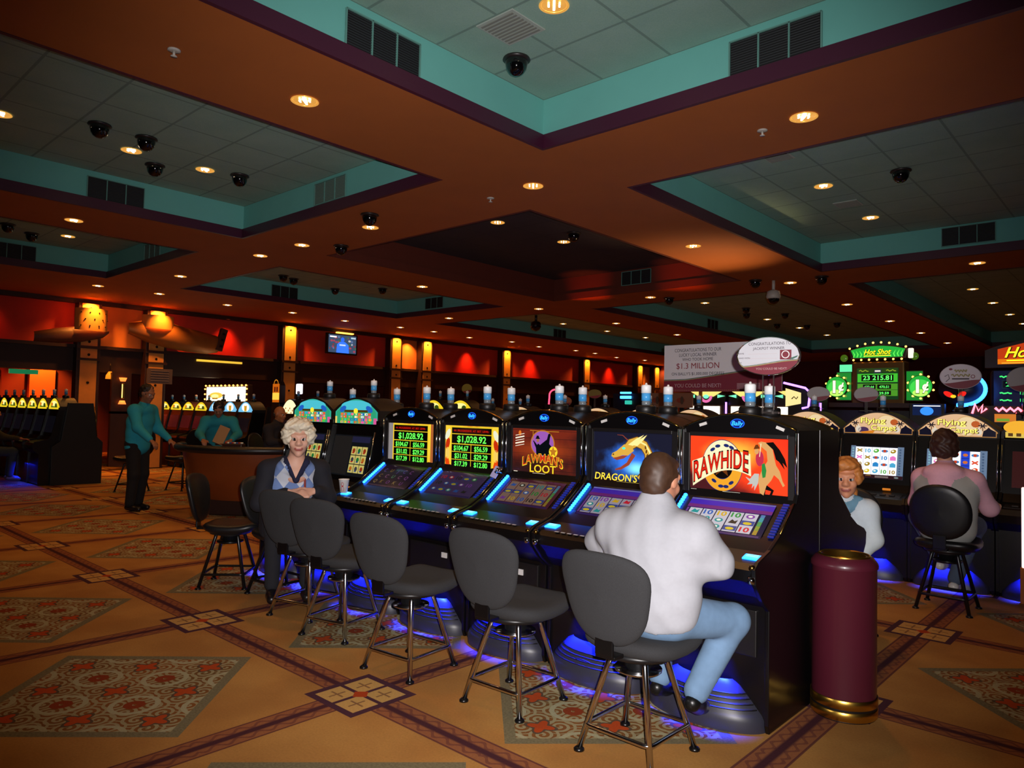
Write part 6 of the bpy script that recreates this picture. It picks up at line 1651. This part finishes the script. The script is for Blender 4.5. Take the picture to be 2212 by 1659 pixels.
# red-haired woman behind the near row
JR = dict(head=(-.115, .17, 1.10), face=(-.25, 1, -.12), neck=(-.07, .12, .97), chest=(-.02, .07, .80), pelvis=(0, .0, .58), shL=(-.21, .07, .88), elL=(-.26, .10, .70), wrL=(-.20, .24, .58), shR=(.15, .09, .90), elR=(.22, .15, .72), wrR=(.16, .36, .80), hdL=(.3, .8, -.3),
          hipL=(-.09, .05, .545), knL=(-.13, .40, .56), anL=(-.12, .38, .12), hipR=(.09, .05, .545), knR=(.13, .40, .56), anR=(.13, .38, .12), curl=.6, fluff=.004)
def exr(P, T, B, W, Rm):
    T.append(('c', W(-.065, -.02, -.155), .02, W(-.01, .06, -.20), .016, 'collar')); T.append(('c', W(.065, -.02, -.155), .02, W(.01, .06, -.20), .016, 'collar'))
person('red-haired woman in a white jacket behind the near row, half hidden by it', (-1.70, 5.19, 0), PI, JR, dict(skin='D08A62', top='CCD6DA', collar='6E98AC', bottom='26242C', hair='C07838', brow='8A5030', lip='A05848', shoe='101010'), .007,
       hair=[((0, -.025, .035), (.090, .100, .098)), ((0, .035, .085), (.075, .07, .04)), ((-.07, .01, .01), (.03, .055, .06)), ((.07, .01, .01), (.03, .055, .06)), ((0, -.07, -.03), (.07, .05, .07)), ((-.02, -.10, -.05), .035, (-.04, -.12, -.14), .02)], extra=exr, build=.93)
dup(sr, (-1.70, 5.22, 0), PI, 'round-backed black stool under the red-haired woman, mostly hidden by the waste bin')

# person in the pink and grey hoodie
JH = dict(head=(-.015, .05, 1.285), face=(.05, 1, -.1), neck=(-.01, .03, 1.12), chest=(.0, .03, .90), pelvis=(.01, .0, .67), shL=(-.175, .05, 1.01), elL=(-.24, .15, .80), wrL=(-.17, .36, .78), shR=(.18, .05, 1.01), elR=(.27, .16, .80), wrR=(.26, .40, .80),
          hipL=(-.09, .05, .64), knL=(-.27, .34, .65), anL=(-.12, .40, .30), hipR=(.09, .05, .64), knR=(.13, .42, .62), anR=(.0, .30, .16), curl=.6, fluff=.004)
def exh(P, T, B, W, Rm):
    for i, p in enumerate(T):
        if p[0] == 'c': T[i] = p[:-1] + ('pink',)
    T.append(('e', (-.01, -.05, 1.07), (.14, .085, .075), None, 'pink')); T.append(('e', (-.01, -.09, 1.0), (.085, .06, .10), None, 'pink')); T.append(('f', (0, .0, .95), (.205, .13), (0, 0, .66), (.20, .14), (1, 0, 0), 'top'))
person('brown-haired person in a pink and grey hoodie, seen from behind at the second row', (-1.34, 6.62, 0), 0, JH, dict(skin='D09878', top='ACACA8', pink='ECB4C6', bottom='4C5A70', hair='3A2018', shoe='D8D4D0'), .008,
       hair=[((0, -.015, .025), (.098, .108, .112)), ((0, -.06, -.03), (.085, .06, .085)), ((-.07, -.02, -.02), (.035, .06, .08)), ((.07, -.02, -.02), (.035, .06, .08))], build=1.04, sleeve=.9, extra=exh, face=False)

# attendants in teal shirts at the gaming table
JS = dict(head=(.06, .16, 1.62), face=(.2, 1, -.3), neck=(.04, .10, 1.46), chest=(.01, .04, 1.24), pelvis=(0, 0, .95), shL=(-.19, .06, 1.38), elL=(-.27, .12, 1.12), wrL=(-.24, .32, .98), shR=(.21, .08, 1.38), elR=(.30, .20, 1.15), wrR=(.34, .42, .99),
          hipL=(-.095, 0, .92), knL=(-.10, .03, .50), anL=(-.10, -.02, .09), hipR=(.095, 0, .92), knR=(.11, .04, .50), anR=(.12, 0, .09), curl=.5)
person('standing attendant in teal shirt and black trousers at the left end of the gaming table', (-10.62, 3.96, 0), R(-55), JS, dict(skin='8A5A40', top='1C90A8', bottom='0C0A0C', hair='1A1210'), .011, hair=[((0, -.025, .03), (.083, .098, .098)), ((0, -.06, -.02), (.07, .05, .07))], build=1.1, sleeve=.9, face=True)
JD = dict(JS); JD.update(head=(.02, .34, 1.42), neck=(.02, .26, 1.30), chest=(.01, .14, 1.14), shL=(-.18, .24, 1.22), elL=(-.27, .36, 1.03), wrL=(-.18, .62, .95), shR=(.2, .24, 1.22), elR=(.28, .36, 1.03), wrR=(.22, .62, .95), face=(.1, 1, -.6))
person('dealer in a teal shirt leaning over the gaming table', (-11.28, 5.45, 0), R(-117), JD, dict(skin='8A5A40', top='1A8494', bottom='0C0A0C', hair='1A1210'), .011, hair=[((0, -.02, .03), (.084, .098, .098))], build=1.1, sleeve=.9)
JB = dict(JR); JB.update(head=(.0, .12, 1.36), face=(.1, 1, -.15), neck=(0, .07, 1.22), chest=(0, .03, 1.0), pelvis=(0, 0, .72), shL=(-.19, .04, 1.12), elL=(-.25, .12, .92), wrL=(-.15, .32, .93), shR=(.19, .04, 1.12), elR=(.25, .12, .92), wrR=(.15, .32, .93),
          hipL=(-.09, .05, .68), knL=(-.13, .42, .66), anL=(-.12, .38, .24), hipR=(.09, .05, .68), knR=(.13, .42, .66), anR=(.13, .38, .24))
person('bald man in dark clothes seated at the gaming table, facing right', (-10.62, 6.0, 0), R(-62), JB, dict(skin='A8683E', top='1C1A20', bottom='141216', hair='3A2A20', brow='4A3424'), .010, hair=[((0, -.065, -.015), (.073, .040, .045))], sleeve=.95)
dup(tb, (-10.67, 5.97, 0), R(-62), 'dark chair under the bald man at the gaming table')
JL = dict(JB); JL.update({k: (v[0], v[1], v[2] - .1) for k, v in JB.items() if isinstance(v, tuple) and k not in ('face', 'ftL', 'ftR', 'hdL', 'hdR')}); JL.update(wrR=(.20, .52, .80), elR=(.25, .24, .84), curl=.4)
person('seated person in olive jacket at the left edge, reaching toward the far left row', (-15.45, 3.2, 0), R(-8), JL, dict(skin='B06040', top='3A3420', bottom='3A4650', hair='2A1C14', shoe='6A5A48'), .011, hair=[((0, -.02, .03), (.084, .098, .1))], sleeve=.8)
dup(tb, (-15.45, 3.18, 0), R(-8), 'dark stool under the seated person at the left edge')
# ------------------------------------------------------------------ the camera's own flash, just right of and above the lens
fwd = -CZ
lamp('camera_flash', 'SPOT', tuple(cam.location + CX * .05 + CY * .05 + CZ * .03), 520, 'FFF8F6', None, .012, 86, .78, aim=tuple(fwd))
bpy.data.scenes.remove(_TS)
bpy.context.view_layer.update()
